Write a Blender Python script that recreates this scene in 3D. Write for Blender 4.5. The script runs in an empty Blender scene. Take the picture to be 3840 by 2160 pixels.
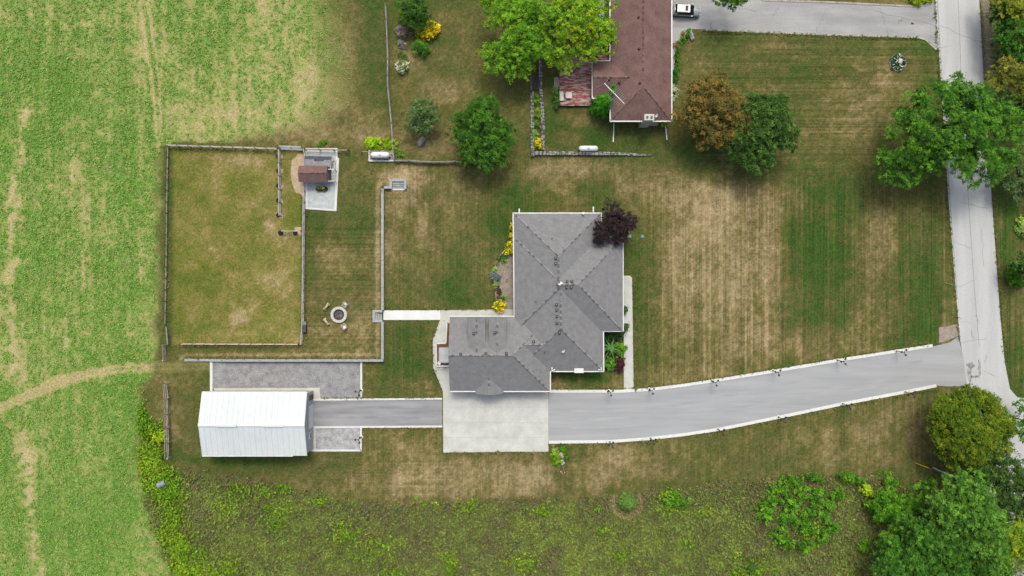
import bpy, bmesh, math, random
import numpy as np
from mathutils import Vector, Matrix, Quaternion

# ------------------------------------------------------------------ camera, world, sun, exposure
scene = bpy.context.scene
C = scene.collection
S, H = 0.045, 115.0            # metres per photo pixel on the ground, camera height
SUN_EL, SUN_AZ = 60.0, 4.0     # sun high, beyond the top of the picture
cam_d = bpy.data.cameras.new('camera'); cam = bpy.data.objects.new('camera', cam_d); C.objects.link(cam)
cam.location = (0, 0, H); cam.rotation_euler = (0, 0, 0)
cam_d.sensor_width = 36.0; cam_d.lens = 36.0 * H / (3840 * S); cam_d.clip_end = 6000; cam_d.clip_start = 0.5
scene.camera = cam
scene.render.resolution_x, scene.render.resolution_y = 1024, 576
world = bpy.data.worlds.new('World'); scene.world = world; world.use_nodes = True
wn = world.node_tree.nodes; wl = world.node_tree.links
sky = wn.new('ShaderNodeTexSky'); sky.sky_type = 'NISHITA'; sky.sun_disc = False
sky.sun_elevation = math.radians(SUN_EL); sky.sun_rotation = math.radians(SUN_AZ)
sky.air_density = 0.7; sky.dust_density = 6.0; sky.ozone_density = 0.0
bg = wn['Background']; wl.new(sky.outputs[0], bg.inputs['Color']); bg.inputs['Strength'].default_value = 0.15
sun_d = bpy.data.lights.new('sun', 'SUN'); sun_d.energy = 0.85; sun_d.angle = math.radians(10); sun_d.color = (1.0, 0.99, 0.92)
sun = bpy.data.objects.new('sun', sun_d); C.objects.link(sun)
sun.rotation_euler = (-math.radians(90 - SUN_EL), 0, -math.radians(SUN_AZ)); sun.location = (0, 40, 80)
vs = scene.view_settings; vs.view_transform = 'Standard'; vs.look = 'None'; vs.gamma = 1.0; vs.use_curve_mapping = False
vs.exposure = 0.83

# ------------------------------------------------------------------ helpers
K = 2.0                        # a surface of albedo 0.5 facing the sky comes out white
def lin1(c):
    c = c / 255.0
    return c / 12.92 if c <= 0.04045 else ((c + 0.055) / 1.055) ** 2.4
def A(r, g, b, k=1.0):
    return tuple(min(0.86, lin1(v) / K * k * w) for v, w in zip((r, g, b), (0.98, 1.04, 1.0))) + (1.0,)
def W(px, py, z=0.0):
    f = (H - z) / H * S
    return Vector(((px - 1920) * f, (1080 - py) * f, z))
def sst(a, b, x):
    t = np.clip((x - a) / (b - a), 0, 1); return t * t * (3 - 2 * t)
def tag(o, label=None, cat=None, group=None, kind=None):
    if label: o['label'] = label
    if cat: o['category'] = cat
    if group: o['group'] = group
    if kind: o['kind'] = kind
    return o
def nmat(name, c1, c2=None, scale=1.0, rough=0.8, stretch=(1, 1, 1), rot=0.0, ramp=(0.35, 0.65), detail=5.0,
         speck=None, sscale=20.0, samt=0.35, spec=0.25, bump=0.0, metal=0.0):
    m = bpy.data.materials.new(name); m.use_nodes = True
    n, l = m.node_tree.nodes, m.node_tree.links
    p = n['Principled BSDF']; p.inputs['Roughness'].default_value = rough
    p.inputs['Specular IOR Level'].default_value = spec; p.inputs['Metallic'].default_value = metal
    if c2 is None:
        p.inputs['Base Color'].default_value = c1; return m
    g = n.new('ShaderNodeNewGeometry'); mp = n.new('ShaderNodeMapping')
    mp.inputs['Rotation'].default_value = (0, 0, rot); mp.inputs['Scale'].default_value = stretch
    l.new(g.outputs['Position'], mp.inputs['Vector'])
    t = n.new('ShaderNodeTexNoise'); t.inputs['Scale'].default_value = scale; t.inputs['Detail'].default_value = detail
    t.inputs['Roughness'].default_value = 0.62
    l.new(mp.outputs[0], t.inputs['Vector'])
    r = n.new('ShaderNodeValToRGB'); r.color_ramp.elements[0].position = ramp[0]; r.color_ramp.elements[1].position = ramp[1]
    r.color_ramp.elements[0].color = c1; r.color_ramp.elements[1].color = c2
    l.new(t.outputs['Fac'], r.inputs['Fac']); out = r.outputs['Color']
    if speck:
        t2 = n.new('ShaderNodeTexNoise'); t2.inputs['Scale'].default_value = sscale; t2.inputs['Detail'].default_value = 3.0
        l.new(g.outputs['Position'], t2.inputs['Vector'])
        r2 = n.new('ShaderNodeMapRange'); r2.inputs[1].default_value = 0.5; r2.inputs[2].default_value = 0.68
        r2.inputs[4].default_value = samt; l.new(t2.outputs['Fac'], r2.inputs[0])
        mx = n.new('ShaderNodeMix'); mx.data_type = 'RGBA'; l.new(r2.outputs[0], mx.inputs[0])
        l.new(out, mx.inputs[6]); mx.inputs[7].default_value = speck; out = mx.outputs[2]
    l.new(out, p.inputs['Base Color'])
    if bump:
        b = n.new('ShaderNodeBump'); b.inputs['Strength'].default_value = bump; b.inputs['Distance'].default_value = 0.05
        t3 = n.new('ShaderNodeTexNoise'); t3.inputs['Scale'].default_value = sscale; l.new(g.outputs['Position'], t3.inputs['Vector'])
        l.new(t3.outputs['Fac'], b.inputs['Height']); l.new(b.outputs[0], p.inputs['Normal'])
    return m
ORG = {}
def org(o): return ORG.get(o.name, Vector((0, 0, 0)))
class MB:
    def __init__(s): s.v = []; s.f = []
    def add(s, vs_, fs):
        b = len(s.v); s.v += [tuple(v) for v in vs_]; s.f += [tuple(b + i for i in f) for f in fs]; return s
    def box(s, x0, y0, z0, x1, y1, z1):
        x0, x1 = min(x0, x1), max(x0, x1); y0, y1 = min(y0, y1), max(y0, y1)
        return s.add([(x0,y0,z0),(x1,y0,z0),(x1,y1,z0),(x0,y1,z0),(x0,y0,z1),(x1,y0,z1),(x1,y1,z1),(x0,y1,z1)],
                     [(3,2,1,0),(4,5,6,7),(0,1,5,4),(1,2,6,5),(2,3,7,6),(3,0,4,7)])
    def bar(s, p, q, w, h):
        p, q = Vector(p), Vector(q); d = (q - p); 
        d.normalize(); u = d.cross(Vector((0, 0, 1)))
        if u.length < 1e-3: u = Vector((1, 0, 0))
        u.normalize(); n = u.cross(d); u = u * w / 2; n = n * h / 2
        return s.add([p-u-n, p+u-n, p+u+n, p-u+n, q-u-n, q+u-n, q+u+n, q-u+n],
                     [(0,1,2,3),(7,6,5,4),(0,4,5,1),(1,5,6,2),(2,6,7,3),(3,7,4,0)])
    def tube(s, pts, rad, n=6):
        pts = [Vector(p) for p in pts]; b = []; vv = []; ff = []
        for i, p in enumerate(pts):
            d = (pts[min(i+1, len(pts)-1)] - pts[max(i-1, 0)]); d.normalize()
            u = d.cross(Vector((0.31, 0.95, 0.05))); u.normalize(); w = d.cross(u)
            r = rad[i] if isinstance(rad, (list, tuple)) else rad
            for k in range(n):
                a = 2 * math.pi * k / n; vv.append(p + u * (r * math.cos(a)) + w * (r * math.sin(a)))
        for i in range(len(pts) - 1):
            for k in range(n):
                ff.append((i*n+k, i*n+(k+1) % n, (i+1)*n+(k+1) % n, (i+1)*n+k))
        ff.append(tuple(range(n-1, -1, -1))); ff.append(tuple((len(pts)-1)*n + k for k in range(n)))
        return s.add(vv, ff)
    def lathe(s, c, prof, n=16):
        vv = []; ff = []; m = len(prof)
        for (r, z) in prof:
            for k in range(n):
                a = 2 * math.pi * k / n; vv.append((c[0] + r * math.cos(a), c[1] + r * math.sin(a), c[2] + z))
        for i in range(m - 1):
            for k in range(n): ff.append((i*n+k, i*n+(k+1) % n, (i+1)*n+(k+1) % n, (i+1)*n+k))
        ff.append(tuple(range(n-1, -1, -1))); ff.append(tuple((m-1)*n + k for k in range(n)))
        return s.add(vv, ff)
    def prism(s, poly, z0, z1):
        a = sum(poly[i][0]*poly[(i+1) % len(poly)][1] - poly[(i+1) % len(poly)][0]*poly[i][1] for i in range(len(poly)))
        if a < 0: poly = poly[::-1]
        n = len(poly); vv = [(p[0], p[1], z0) for p in poly] + [(p[0], p[1], z1) for p in poly]
        ff = [tuple(range(n-1, -1, -1)), tuple(range(n, 2*n))] + [(i, (i+1) % n, n+(i+1) % n, n+i) for i in range(n)]
        return s.add(vv, ff)
    def strip(s, pts, w, z0, z1):
        pts = [Vector((p[0], p[1])) for p in pts]; L, R = [], []
        for i, p in enumerate(pts):
            d0 = (p - pts[i-1]).normalized() if i > 0 else (pts[1] - p).normalized()
            d1 = (pts[i+1] - p).normalized() if i < len(pts)-1 else d0
            nn = Vector((-(d0.y + d1.y), d0.x + d1.x)); nn.normalize()
            c = max(0.4, nn.dot(Vector((-d0.y, d0.x)))); nn = nn * (w / 2 / c)
            L.append(p + nn); R.append(p - nn)
        return s.prism(R + L[::-1], z0, z1)
    def build(s, name, mat, parent=None, smooth=False):
        o3 = org(parent) if parent is not None else Vector((0, 0, 0))
        me = bpy.data.meshes.new(name); me.from_pydata([(v[0]-o3.x, v[1]-o3.y, v[2]-o3.z) for v in s.v], [], s.f); me.update()
        me.materials.append(mat)
        if smooth: me.polygons.foreach_set('use_smooth', [True] * len(me.polygons))
        o = bpy.data.objects.new(name, me); C.objects.link(o)
        if parent is not None: o.parent = parent; ORG[o.name] = o3
        return o
def root(name, loc, label, cat, group=None):
    o = bpy.data.objects.new(name, None); o.empty_display_size = 0.3; C.objects.link(o); o.location = loc
    ORG[o.name] = Vector(loc); return tag(o, label, cat, group)
def top(name, mb, mat, label, cat, group=None, smooth=False):
    return tag(mb.build(name, mat, None, smooth), label, cat, group)
def struct(name, mb, mat): return tag(mb.build(name, mat), kind='structure')
CUBE = {}
def piece(name, mat, parent, p, q, w, h, roll=0.0):
    """a box piece between p and q, sharing one unit cube per material"""
    if mat.name not in CUBE:
        o = MB().box(-.5, -.5, -.5, .5, .5, .5); me = bpy.data.meshes.new('unit_piece'); me.from_pydata(o.v, [], o.f); me.materials.append(mat); CUBE[mat.name] = me
    o = bpy.data.objects.new(name, CUBE[mat.name]); C.objects.link(o); o.parent = parent
    p, q = Vector(p), Vector(q); d = q - p
    ln = d.length; d.normalize()
    u = Vector((0, 0, 1)).cross(d)
    if u.length < 1e-3: u = Vector((0, 1, 0))
    u.normalize(); n = d.cross(u)
    o.rotation_mode = 'QUATERNION'
    o.rotation_quaternion = Matrix((d, u, n)).transposed().to_quaternion() @ Quaternion((1, 0, 0), roll)
    o.scale = (ln, w, h); o.location = (p + q) / 2 - org(parent); ORG[o.name] = org(parent)
    return o
def copy_tree(o, parent=None):
    c = o.copy(); C.objects.link(c); c.parent = parent
    for ch in list(o.children): copy_tree(ch, c)
    return c
PX = lambda pts, z=0: [W(p[0], p[1], z) for p in pts]

# terrace: the lawn with the fire pit lies above the retaining wall
WALL = [(695, 1350), (1437, 1350), (1437, 1205), (1437, 1165), (1437, 710), (1527, 705), (1527, 676)]
def gh(px, py):
    px = np.asarray(px, float); py = np.asarray(py, float)
    d = np.full(px.shape, 1e9)
    for (ax, ay), (bx, by) in zip(WALL[:-1], WALL[1:]):
        vx, vy = bx-ax, by-ay; t = np.clip(((px-ax)*vx + (py-ay)*vy) / (vx*vx+vy*vy), 0, 1)
        d = np.minimum(d, np.hypot(px-ax-t*vx, py-ay-t*vy))
    d = d * S
    up = ((px < 1437) & (py < 1350)) | ((px < 1527) & (py < 705)) | (py < 676)
    L = 5 - 2.0 * sst(1430, 1600, px)
    h = np.where(up, 0.65 * np.clip(1 - d / L, 0, 1), np.where((px > 1527) & (py < 760), 0.65 * np.clip(1 - d / 3.0, 0, 1), 0))
    h = h * sst(690, 900, px)
    h = np.where((px > 1408) & (px < 1440) & (py > 1168) & (py < 1202), 0, h)
    h = np.where((px > 1472) & (px < 1518) & (py > 684) & (py < 706), 0, h)
    return h
def gz(px, py): return float(gh(px, py))
def G(px, py, dz=0.0):
    z = gz(px, py); v = W(px, py, 0); v.z = z + dz; return v

# ------------------------------------------------------------------ numpy noise
_T = {}
def vn(x, y, s, seed=0):
    if seed not in _T: _T[seed] = np.random.RandomState(seed + 11).rand(256, 256)
    T = _T[seed]; x = x / s + 71.3; y = y / s + 37.7
    xi = np.floor(x).astype(int); yi = np.floor(y).astype(int); fx = x - xi; fy = y - yi
    fx = fx*fx*(3-2*fx); fy = fy*fy*(3-2*fy)
    a = T[xi % 256, yi % 256]; b = T[(xi+1) % 256, yi % 256]; c = T[xi % 256, (yi+1) % 256]; d = T[(xi+1) % 256, (yi+1) % 256]
    return (a*(1-fx)+b*fx)*(1-fy) + (c*(1-fx)+d*fx)*fy
def fbm(x, y, s, seed=0, o=4):
    t = 0; w = 0; a = 1.0
    for i in range(o): t = t + a*vn(x, y, s/2**i, seed+i); w += a; a *= 0.55
    return t / w
def pline(px, py, pts):
    """distance in pixels to a polyline"""
    d = np.full(px.shape, 1e9)
    for (ax, ay), (bx, by) in zip(pts[:-1], pts[1:]):
        vx, vy = bx-ax, by-ay; t = np.clip(((px-ax)*vx + (py-ay)*vy) / (vx*vx+vy*vy), 0, 1)
        d = np.minimum(d, np.hypot(px-ax-t*vx, py-ay-t*vy))
    return d
def LC(*c): return np.array(A(*c)[:3])
FIELD_E_Y = [-900, 0, 60, 200, 300, 400, 470, 525, 545, 900, 1300, 1400, 1450, 1700, 1900, 2000, 2160, 3200]
FIELD_E_X = [1340, 1325, 1335, 1348, 1362, 1350, 1250, 1000, 612, 605, 600, 585, 540, 522, 570, 600, 660, 900]
MEAD_X = [-400, 520, 620, 800, 960, 1150, 1300, 1500, 1700, 1900, 2250, 2290, 2400, 2420, 2600, 2800, 3100, 3350, 3500, 4600]
MEAD_Y = [1700, 1740, 1752, 1775, 1795, 1830, 1862, 1885, 1880, 1868, 1862, 1850, 1848, 1835, 1812, 1798, 1775, 1790, 1850, 1900]
DRY = [(2680,1010,215,285,.85),(2700,760,260,70,.55),(2420,690,300,60,.4),(2150,600,170,45,.45),(3240,880,110,110,.6),(3235,1120,60,190,.6),
 (2950,1290,230,55,.55),(2560,1420,170,50,.5),(2900,1000,40,260,.4),(2280,1730,170,85,.8),(3060,1660,240,55,.45),(3350,1620,150,80,.35),(1750,1800,330,75,.8),(1500,1690,140,55,.4),
 (2000,1780,70,90,.6),(1260,980,60,90,.5),(1240,1260,130,50,.4),(1370,1240,35,110,.4),(890,1180,42,38,.75),(1040,1020,60,170,.45),(880,620,170,40,.4),(760,900,90,220,.1),
 (1670,345,120,50,.65),(1535,230,45,60,.6),(1610,560,110,50,.6),(1500,660,90,40,.5),(1560,720,80,90,.4),(1470,900,40,150,.35),(1570,860,35,60,.55),(1640,900,160,200,.15),
 (3150,320,260,20,.3),(3200,395,120,14,.5),(3250,450,130,14,.5),(3100,500,200,14,.35),(3260,265,60,14,.5),(2620,260,60,110,.4),(2830,200,160,20,.3),(2870,260,120,12,.35),
 (2200,440,70,20,.55),(2150,515,60,20,.55),(2100,650,260,40,.3),(1290,230,30,120,.5),(1200,505,220,40,.6),(1360,430,60,90,.4),(1420,460,60,40,.35),(1060,690,40,80,.1),(640,1560,45,110,.45),(690,1420,60,40,.3),
 (1560,1460,90,30,.5),(1720,460,120,60,.4),(1760,160,120,120,.25),(1640,60,70,30,.4),(3560,1200,25,200,.4),(3735,900,18,130,.5),(3330,320,30,60,.45),(3420,300,20,90,.35),(2110,1465,60,22,.5),(2300,1455,40,22,.5),(3780,1190,30,30,.4)]
GREEN = [(2400,1050,60,190,.45),(2395,1250,45,130,.35),(3080,1080,145,200,.9),(3090,880,150,130,.65),(3460,1080,110,270,.65),(3390,1250,140,60,.45),(3500,260,90,150,.5),(3300,160,250,40,.35),(2700,170,110,60,.4),
 (2110,1725,75,100,.9),(1690,1100,65,40,.7),(1700,1010,60,90,.4),(1960,730,75,70,.9),(2240,720,60,55,.8),(2275,680,40,40,.6),(1510,1290,70,90,.55),(1520,1400,90,70,.5),(1480,1480,90,20,.4),
 (1595,735,28,40,.8),(1115,790,45,70,.85),(1060,600,28,60,.3),(1410,250,45,230,.55),(2150,470,110,80,.5),(2300,540,140,60,.55),(2600,560,110,60,.55),(2080,470,40,90,.45),(1300,860,80,90,.4),(1180,900,25,140,.5),
 (2480,800,120,200,.1),(2560,830,60,35,.4),(1870,850,40,70,.5),(1900,880,40,60,.4),(3770,800,60,250,.7),(3790,1300,45,160,.7),(760,1120,150,150,.3),(850,950,200,300,.25),(680,700,50,180,.25),(1700,60,100,80,.25),(1500,20,90,40,.5),
 (950,1730,260,22,.65),(1080,1440,10,10,0),(640,1720,60,40,.5),(3180,1660,40,25,.5),(3330,1640,60,50,.35),(2900,1660,120,50,.25),(3020,1700,30,25,.4),(3120,1550,40,40,.3),(2160,1420,90,22,.8),(2250,1430,50,25,.6),(2700,650,200,40,.25),(2990,690,160,60,.4),(3180,730,100,80,.4),(1960,600,60,60,.3),
 (3000,250,90,60,.25),(2950,340,90,80,.2),(3450,520,120,80,.4),(1860,640,60,40,.4),(1530,1180,100,20,.3)]
def terrain(px, py):
    """colour and masks of the ground at photo positions"""
    x = px*S; y = py*S
    wx = px + 70*(fbm(x, y, 5.0, 3, 3)-.5) + 26*(vn(x, y, .9, 8)-.5); wy = py + 70*(fbm(x, y, 5.0, 23, 3)-.5) + 26*(vn(x, y, .9, 9)-.5)
    big = fbm(x, y, 9, 40); mid = fbm(x, y, 2.2, 50, 3); fine = vn(x, y, .45, 60)
    D = 0.43 + .32*(big-.5) + .42*(mid-.5)
    for (cx, cy, rx, ry, w) in DRY:
        q = ((wx-cx)/(rx*1.15))**2 + ((wy-cy)/(ry*1.15))**2; D = D + w*.5*np.exp(-np.minimum(q, 50)**1.6)
    for (cx, cy, rx, ry, w) in GREEN:
        q = ((wx-cx)/(rx*1.15))**2 + ((wy-cy)/(ry*1.15))**2; D = D - w*.44*np.exp(-np.minimum(q, 50)**1.6)
    # mowing marks
    sv = vn(x, y*.02, .42, 70)*.6 + vn(x, y*.03, .95, 71)*.4; sh = vn(x*.02, y, .42, 72)*.6 + vn(x*.03, y, .95, 73)*.4
    v_w = sst(2330, 2450, px)*sst(600, 720, py)*(py < 1560) + ((px > 1440) & (px < 2330) & (py > 600) & (py < 1480))*.6 + ((py > 1560) & (px > 1300))*.55
    h_w = sst(2560, 2650, px)*(1-sst(600, 680, py))*.9 + ((px > 1140) & (px < 1437) & (py > 850) & (py < 1400))*.8 + ((px > 1150) & (px < 1700) & (py > 1690))*.5
    lv = vn(x, y*.012, .5, 75)**5; lh = vn(x*.012, y, .5, 76)**5
    D = D + np.clip(v_w, 0, 1)*((sv-.5)*.3 + lv*.35) + np.clip(h_w, 0, 1)*((sh-.5)*.28 + lh*.3) + (fine-.5)*.40
    # straw lines along the wall top
    near = pline(px, py, [(700, 1350), (1437, 1350), (1437, 710)])
    D = D + .5*((px < 1437) & (py < 1350))*np.exp(-((near-20)/9.)**2) + .35*np.exp(-((px-1497)/60.)**2-((py-690)/40.)**2)
    D = np.clip(D, 0, 1.15)
    stops = np.array([0, .22, .45, .62, .82, 1.15]); cols = np.stack([LC(68, 95, 40), LC(87, 99, 49), LC(105, 104, 59), LC(122, 114, 70), LC(146, 131, 92), LC(180, 160, 122)])
    col = np.stack([np.interp(D, stops, cols[:, k]) for k in range(3)], -1)
    # paddock: yellower green
    pad = sst(640, 660, px)*(1-sst(1120, 1135, px))*sst(555, 570, py)*(1-sst(1285, 1300, py))
    pc = np.stack([np.interp(np.clip(.36+.85*(D-.33)+.5*(mid-.5), 0, 1), [0, .35, .6, 1], [LC(104, 116, 46)[k], LC(126, 126, 62)[k], LC(148, 136, 82)[k], LC(190, 168, 132)[k]]) for k in range(3)], -1)
    col = col*(1-pad[..., None]) + pc*pad[..., None]
    # crop field in the west
    fe = np.interp(py + 22*(vn(x, y, .9, 80)-.5), FIELD_E_Y, FIELD_E_X) + 40*(fbm(x, y, 2.0, 81, 3)-.5)
    fm = sst(-10, np.where((py < 560) & (px > 600), 240, 40) + 60*(mid-.5), fe - px)
    g = fbm(x, y, 6, 90, 3)*.6 + fbm(x, y, 1.1, 95, 3)*.55 + fine*.5 + .34*(vn(x+.25*np.sin(y*.05), y*.05, .55, 96)-.5) + .3*(vn(x, y*.4, 9., 97)-.5) - .21
    g = g - .28*np.exp(-((px-120)/260.)**2-((py-60)/160.)**2) - .20*sst(470, 600, px)*sst(560, 700, py)*(1-sst(1330, 1400, py)) - .22*((px > 620) & (py > 330))*sst(330, 430, py) - .15*sst(700, 1000, px)*sst(150, 330, py) + .15*((px < 520) & (py > 100))
    tr = [np.exp(-(pline(wx*.25+px*.75, py, [(521, -60), (535, 60), (560, 260), (576, 400), (596, 560)])/7.)**2), np.exp(-(pline(wx*.25+px*.75, py, [(552, -60), (566, 60), (586, 220), (597, 400), (608, 540)])/5.)**2)*1.1,
          np.exp(-(pline(wx, wy, [(115, 360), (75, 500), (62, 700), (70, 830)])/22.)**2)*.8, np.exp(-(pline(wx, wy, [(60, 760), (55, 1000), (20, 1150), (60, 1400)])/36.)**2)*.75, np.exp(-(pline(wx, wy, [(75, 1640), (110, 1800), (130, 1950), (150, 2200)])/30.)**2)*.9,
          np.exp(-(pline(wx, wy, [(320, 890), (315, 1080)])/9.)**2)*.6, np.exp(-(pline(wx, wy, [(240, 1000), (255, 1300)])/14.)**2)*.3, np.exp(-(pline(wx, wy, [(245, 520), (260, 640), (230, 720)])/20.)**2)*.5,
          1.1*np.exp(-(pline(px, py+8*(mid-.5), [(-60, 1560), (80, 1495), (200, 1440), (330, 1402), (480, 1378), (800, 1372)])/19.)**4)*(.55+.45*np.clip(pline(px, py, [(-60, 1560), (80, 1495), (200, 1440), (330, 1402), (480, 1378), (800, 1372)])/9., 0, 1))*(.6+.6*vn(x, y, .7, 142))]
    trk = np.clip(sum(tr[:2])*(.3+.6*vn(x, y, .8, 140)) + sum(tr[2:8])*np.clip(2.6*fbm(x, y, 1.1, 141, 4)-.65, 0, 1.0)*1.1 + tr[8], 0, 1)
    gg = np.clip(g - trk*.9, 0, 1)
    fs = np.array([0, .3, .55, .8, 1.0]); fc = np.stack([LC(192, 179, 131), LC(172, 170, 108), LC(149, 165, 91), LC(126, 158, 75), LC(106, 150, 61)])
    fcol = np.stack([np.interp(gg, fs, fc[:, k]) for k in range(3)], -1)
    path = tr[-1][..., None]*(1-.0)*np.clip(fm+((px > 500) & (px < 800)), 0, 1)[..., None]
    col = col*(1-fm[..., None]) + fcol*fm[..., None]
    col = col*(1-.4*path) + .4*path*LC(176, 164, 112)
    # rough meadow in the south
    me = np.interp(px + 30*(vn(x, y, 1.3, 101)-.5), MEAD_X, MEAD_Y) + 44*(fbm(x, y, 1.6, 100, 3)-.5)
    mm = sst(-8, 22, py - me)*(1-fm)
    q = fbm(x, y, 4.5, 110, 4)*.8 + fbm(x, y, 1.0, 115, 3)*.8 - .3 + .2*(fine-.5)
    q = q - .2*np.exp(-((py-me)/55.)**2)*(px > 700)
    mc = np.stack([np.interp(q, [.15, .35, .55, .8], [LC(114, 110, 76)[k], LC(110, 115, 67)[k], LC(115, 126, 67)[k], LC(128, 143, 66)[k]]) for k in range(3)], -1)
    ring = np.exp(-((np.hypot(px-2350, (py-1885)*.95)-52)/7.)**2)*(py > 1850)
    mc = mc*(1-ring[..., None]*.8) + ring[..., None]*.8*LC(172, 150, 112)
    col = col*(1-mm[..., None]) + mc*mm[..., None]
    # bare shoulder soil along the road
    sh_r = np.exp(-(pline(px, wy, [(3690, -50), (3700, 150), (3712, 330)])/20.)**2)
    col = col*(1-.7*sh_r[..., None]) + .7*sh_r[..., None]*LC(170, 158, 142)
    jit = 1 + .16*(vn(x, y, .3, 120)-.5) + .14*(vn(x, y, 1.4, 121)-.5)
    lawn = (1-fm)*(1-mm)*(1-pad)
    return col*jit[..., None], fm*(1-pad), mm, gg, np.stack([q, np.clip(v_w, 0, 1)*lawn, np.clip(h_w, 0, 1)*lawn], -1)
# ------------------------------------------------------------------ ground sheet
def np_mesh(name, verts, faces, cols, mat, nper):
    me = bpy.data.meshes.new(name); nv = len(verts); nf = len(faces)
    me.vertices.add(nv); me.vertices.foreach_set('co', np.asarray(verts, np.float32).ravel())
    me.loops.add(nf*nper); me.loops.foreach_set('vertex_index', np.asarray(faces, np.int32).ravel())
    me.polygons.add(nf); me.polygons.foreach_set('loop_start', np.arange(0, nf*nper, nper, dtype=np.int32))
    me.update(calc_edges=True); me.validate()
    if cols is not None:
        a = me.color_attributes.new('Col', 'FLOAT_COLOR', 'POINT'); c4 = np.ones((nv, 4), np.float32); c4[:, :3] = cols
        a.data.foreach_set('color', c4.ravel())
    me.materials.append(mat); return me
def ground_mat():
    m = bpy.data.materials.new('ground_grass'); m.use_nodes = True; n, l = m.node_tree.nodes, m.node_tree.links
    p = n['Principled BSDF']; p.inputs['Roughness'].default_value = .95; p.inputs['Specular IOR Level'].default_value = .05
    a = n.new('ShaderNodeVertexColor'); a.layer_name = 'Col'; g = n.new('ShaderNodeNewGeometry')
    t1 = n.new('ShaderNodeTexNoise'); t1.inputs['Scale'].default_value = 3.2; t1.inputs['Detail'].default_value = 6; t1.inputs['Roughness'].default_value = .75
    l.new(g.outputs['Position'], t1.inputs['Vector'])
    mr = n.new('ShaderNodeMapRange'); mr.inputs[1].default_value = .28; mr.inputs[2].default_value = .72; mr.inputs[3].default_value = .45; mr.inputs[4].default_value = 1.55
    l.new(t1.outputs['Fac'], mr.inputs[0])
    st = n.new('ShaderNodeVertexColor'); st.layer_name = 'Mow'; sp = n.new('ShaderNodeSeparateColor'); l.new(st.outputs['Color'], sp.inputs[0]); val = mr.outputs[0]
    for k, sc_ in ((0, (3.4, .05, 0)), (1, (.05, 3.4, 0))):          # fine mowing lines, along the direction each lawn was cut
        mp = n.new('ShaderNodeMapping'); mp.inputs['Scale'].default_value = sc_; l.new(g.outputs['Position'], mp.inputs['Vector'])
        tn = n.new('ShaderNodeTexNoise'); tn.inputs['Scale'].default_value = 1; tn.inputs['Detail'].default_value = 2; l.new(mp.outputs[0], tn.inputs['Vector'])
        rr = n.new('ShaderNodeMapRange'); rr.inputs[1].default_value = .3; rr.inputs[2].default_value = .7; rr.inputs[3].default_value = -.26; rr.inputs[4].default_value = .26; l.new(tn.outputs['Fac'], rr.inputs[0])
        ml = n.new('ShaderNodeMath'); ml.operation = 'MULTIPLY'; l.new(rr.outputs[0], ml.inputs[0]); l.new(sp.outputs[k], ml.inputs[1])
        ad = n.new('ShaderNodeMath'); ad.operation = 'ADD'; l.new(ml.outputs[0], ad.inputs[0]); l.new(val, ad.inputs[1]); val = ad.outputs[0]
    hs = n.new('ShaderNodeHueSaturation'); l.new(a.outputs['Color'], hs.inputs['Color']); l.new(val, hs.inputs['Value'])
    t2 = n.new('ShaderNodeTexNoise'); t2.inputs['Scale'].default_value = 1.3; t2.inputs['Detail'].default_value = 4; l.new(g.outputs['Position'], t2.inputs['Vector'])
    m2 = n.new('ShaderNodeMapRange'); m2.inputs[1].default_value = .3; m2.inputs[2].default_value = .7; m2.inputs[3].default_value = .485; m2.inputs[4].default_value = .515
    l.new(t2.outputs['Fac'], m2.inputs[0]); l.new(m2.outputs[0], hs.inputs['Hue'])
    l.new(hs.outputs[0], p.inputs['Base Color'])
    b = n.new('ShaderNodeBump'); b.inputs['Strength'].default_value = .6; b.inputs['Distance'].default_value = .12
    t3 = n.new('ShaderNodeTexNoise'); t3.inputs['Scale'].default_value = 5; t3.inputs['Detail'].default_value = 4; l.new(g.outputs['Position'], t3.inputs['Vector'])
    l.new(t3.outputs['Fac'], b.inputs['Height']); l.new(b.outputs[0], p.inputs['Normal'])
    return m
STEP = .26
ext = [95, 105, 125, 165, 250, 450, 900, 2000]
ax = np.array([-e for e in ext[::-1]] + list(np.arange(-89, 89.01, STEP)) + ext, float)
ay = np.array([-e for e in ext[::-1] if e > 90] + [-70, -60] + list(np.arange(-51, 51.01, STEP)) + [60, 70] + [e for e in ext if e > 90], float)
gx, gy = np.meshgrid(ax, ay); gpx = gx/S + 1920; gpy = 1080 - gy/S
gcol, gfm, gmm, ggg, gq = terrain(gpx, gpy)
gzz = gh(gpx, gpy) * (np.abs(gx) < 89)
nx, ny = len(ax), len(ay); idx = np.arange(nx*ny).reshape(ny, nx)
gf = np.stack([idx[:-1, :-1], idx[:-1, 1:], idx[1:, 1:], idx[1:, :-1]], -1).reshape(-1, 4)
gme = np_mesh('ground', np.stack([gx, gy, gzz], -1).reshape(-1, 3), gf, np.clip(gcol, 0, .8).reshape(-1, 3), ground_mat(), 4)
ma = gme.color_attributes.new('Mow', 'FLOAT_COLOR', 'POINT'); m4 = np.zeros((nx*ny, 4), np.float32); m4[:, :2] = gq[..., 1:].reshape(-1, 2); ma.data.foreach_set('color', m4.ravel())
gme.color_attributes.active_color_index = 0
go = bpy.data.objects.new('ground', gme); C.objects.link(go); tag(go, kind='structure')

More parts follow.
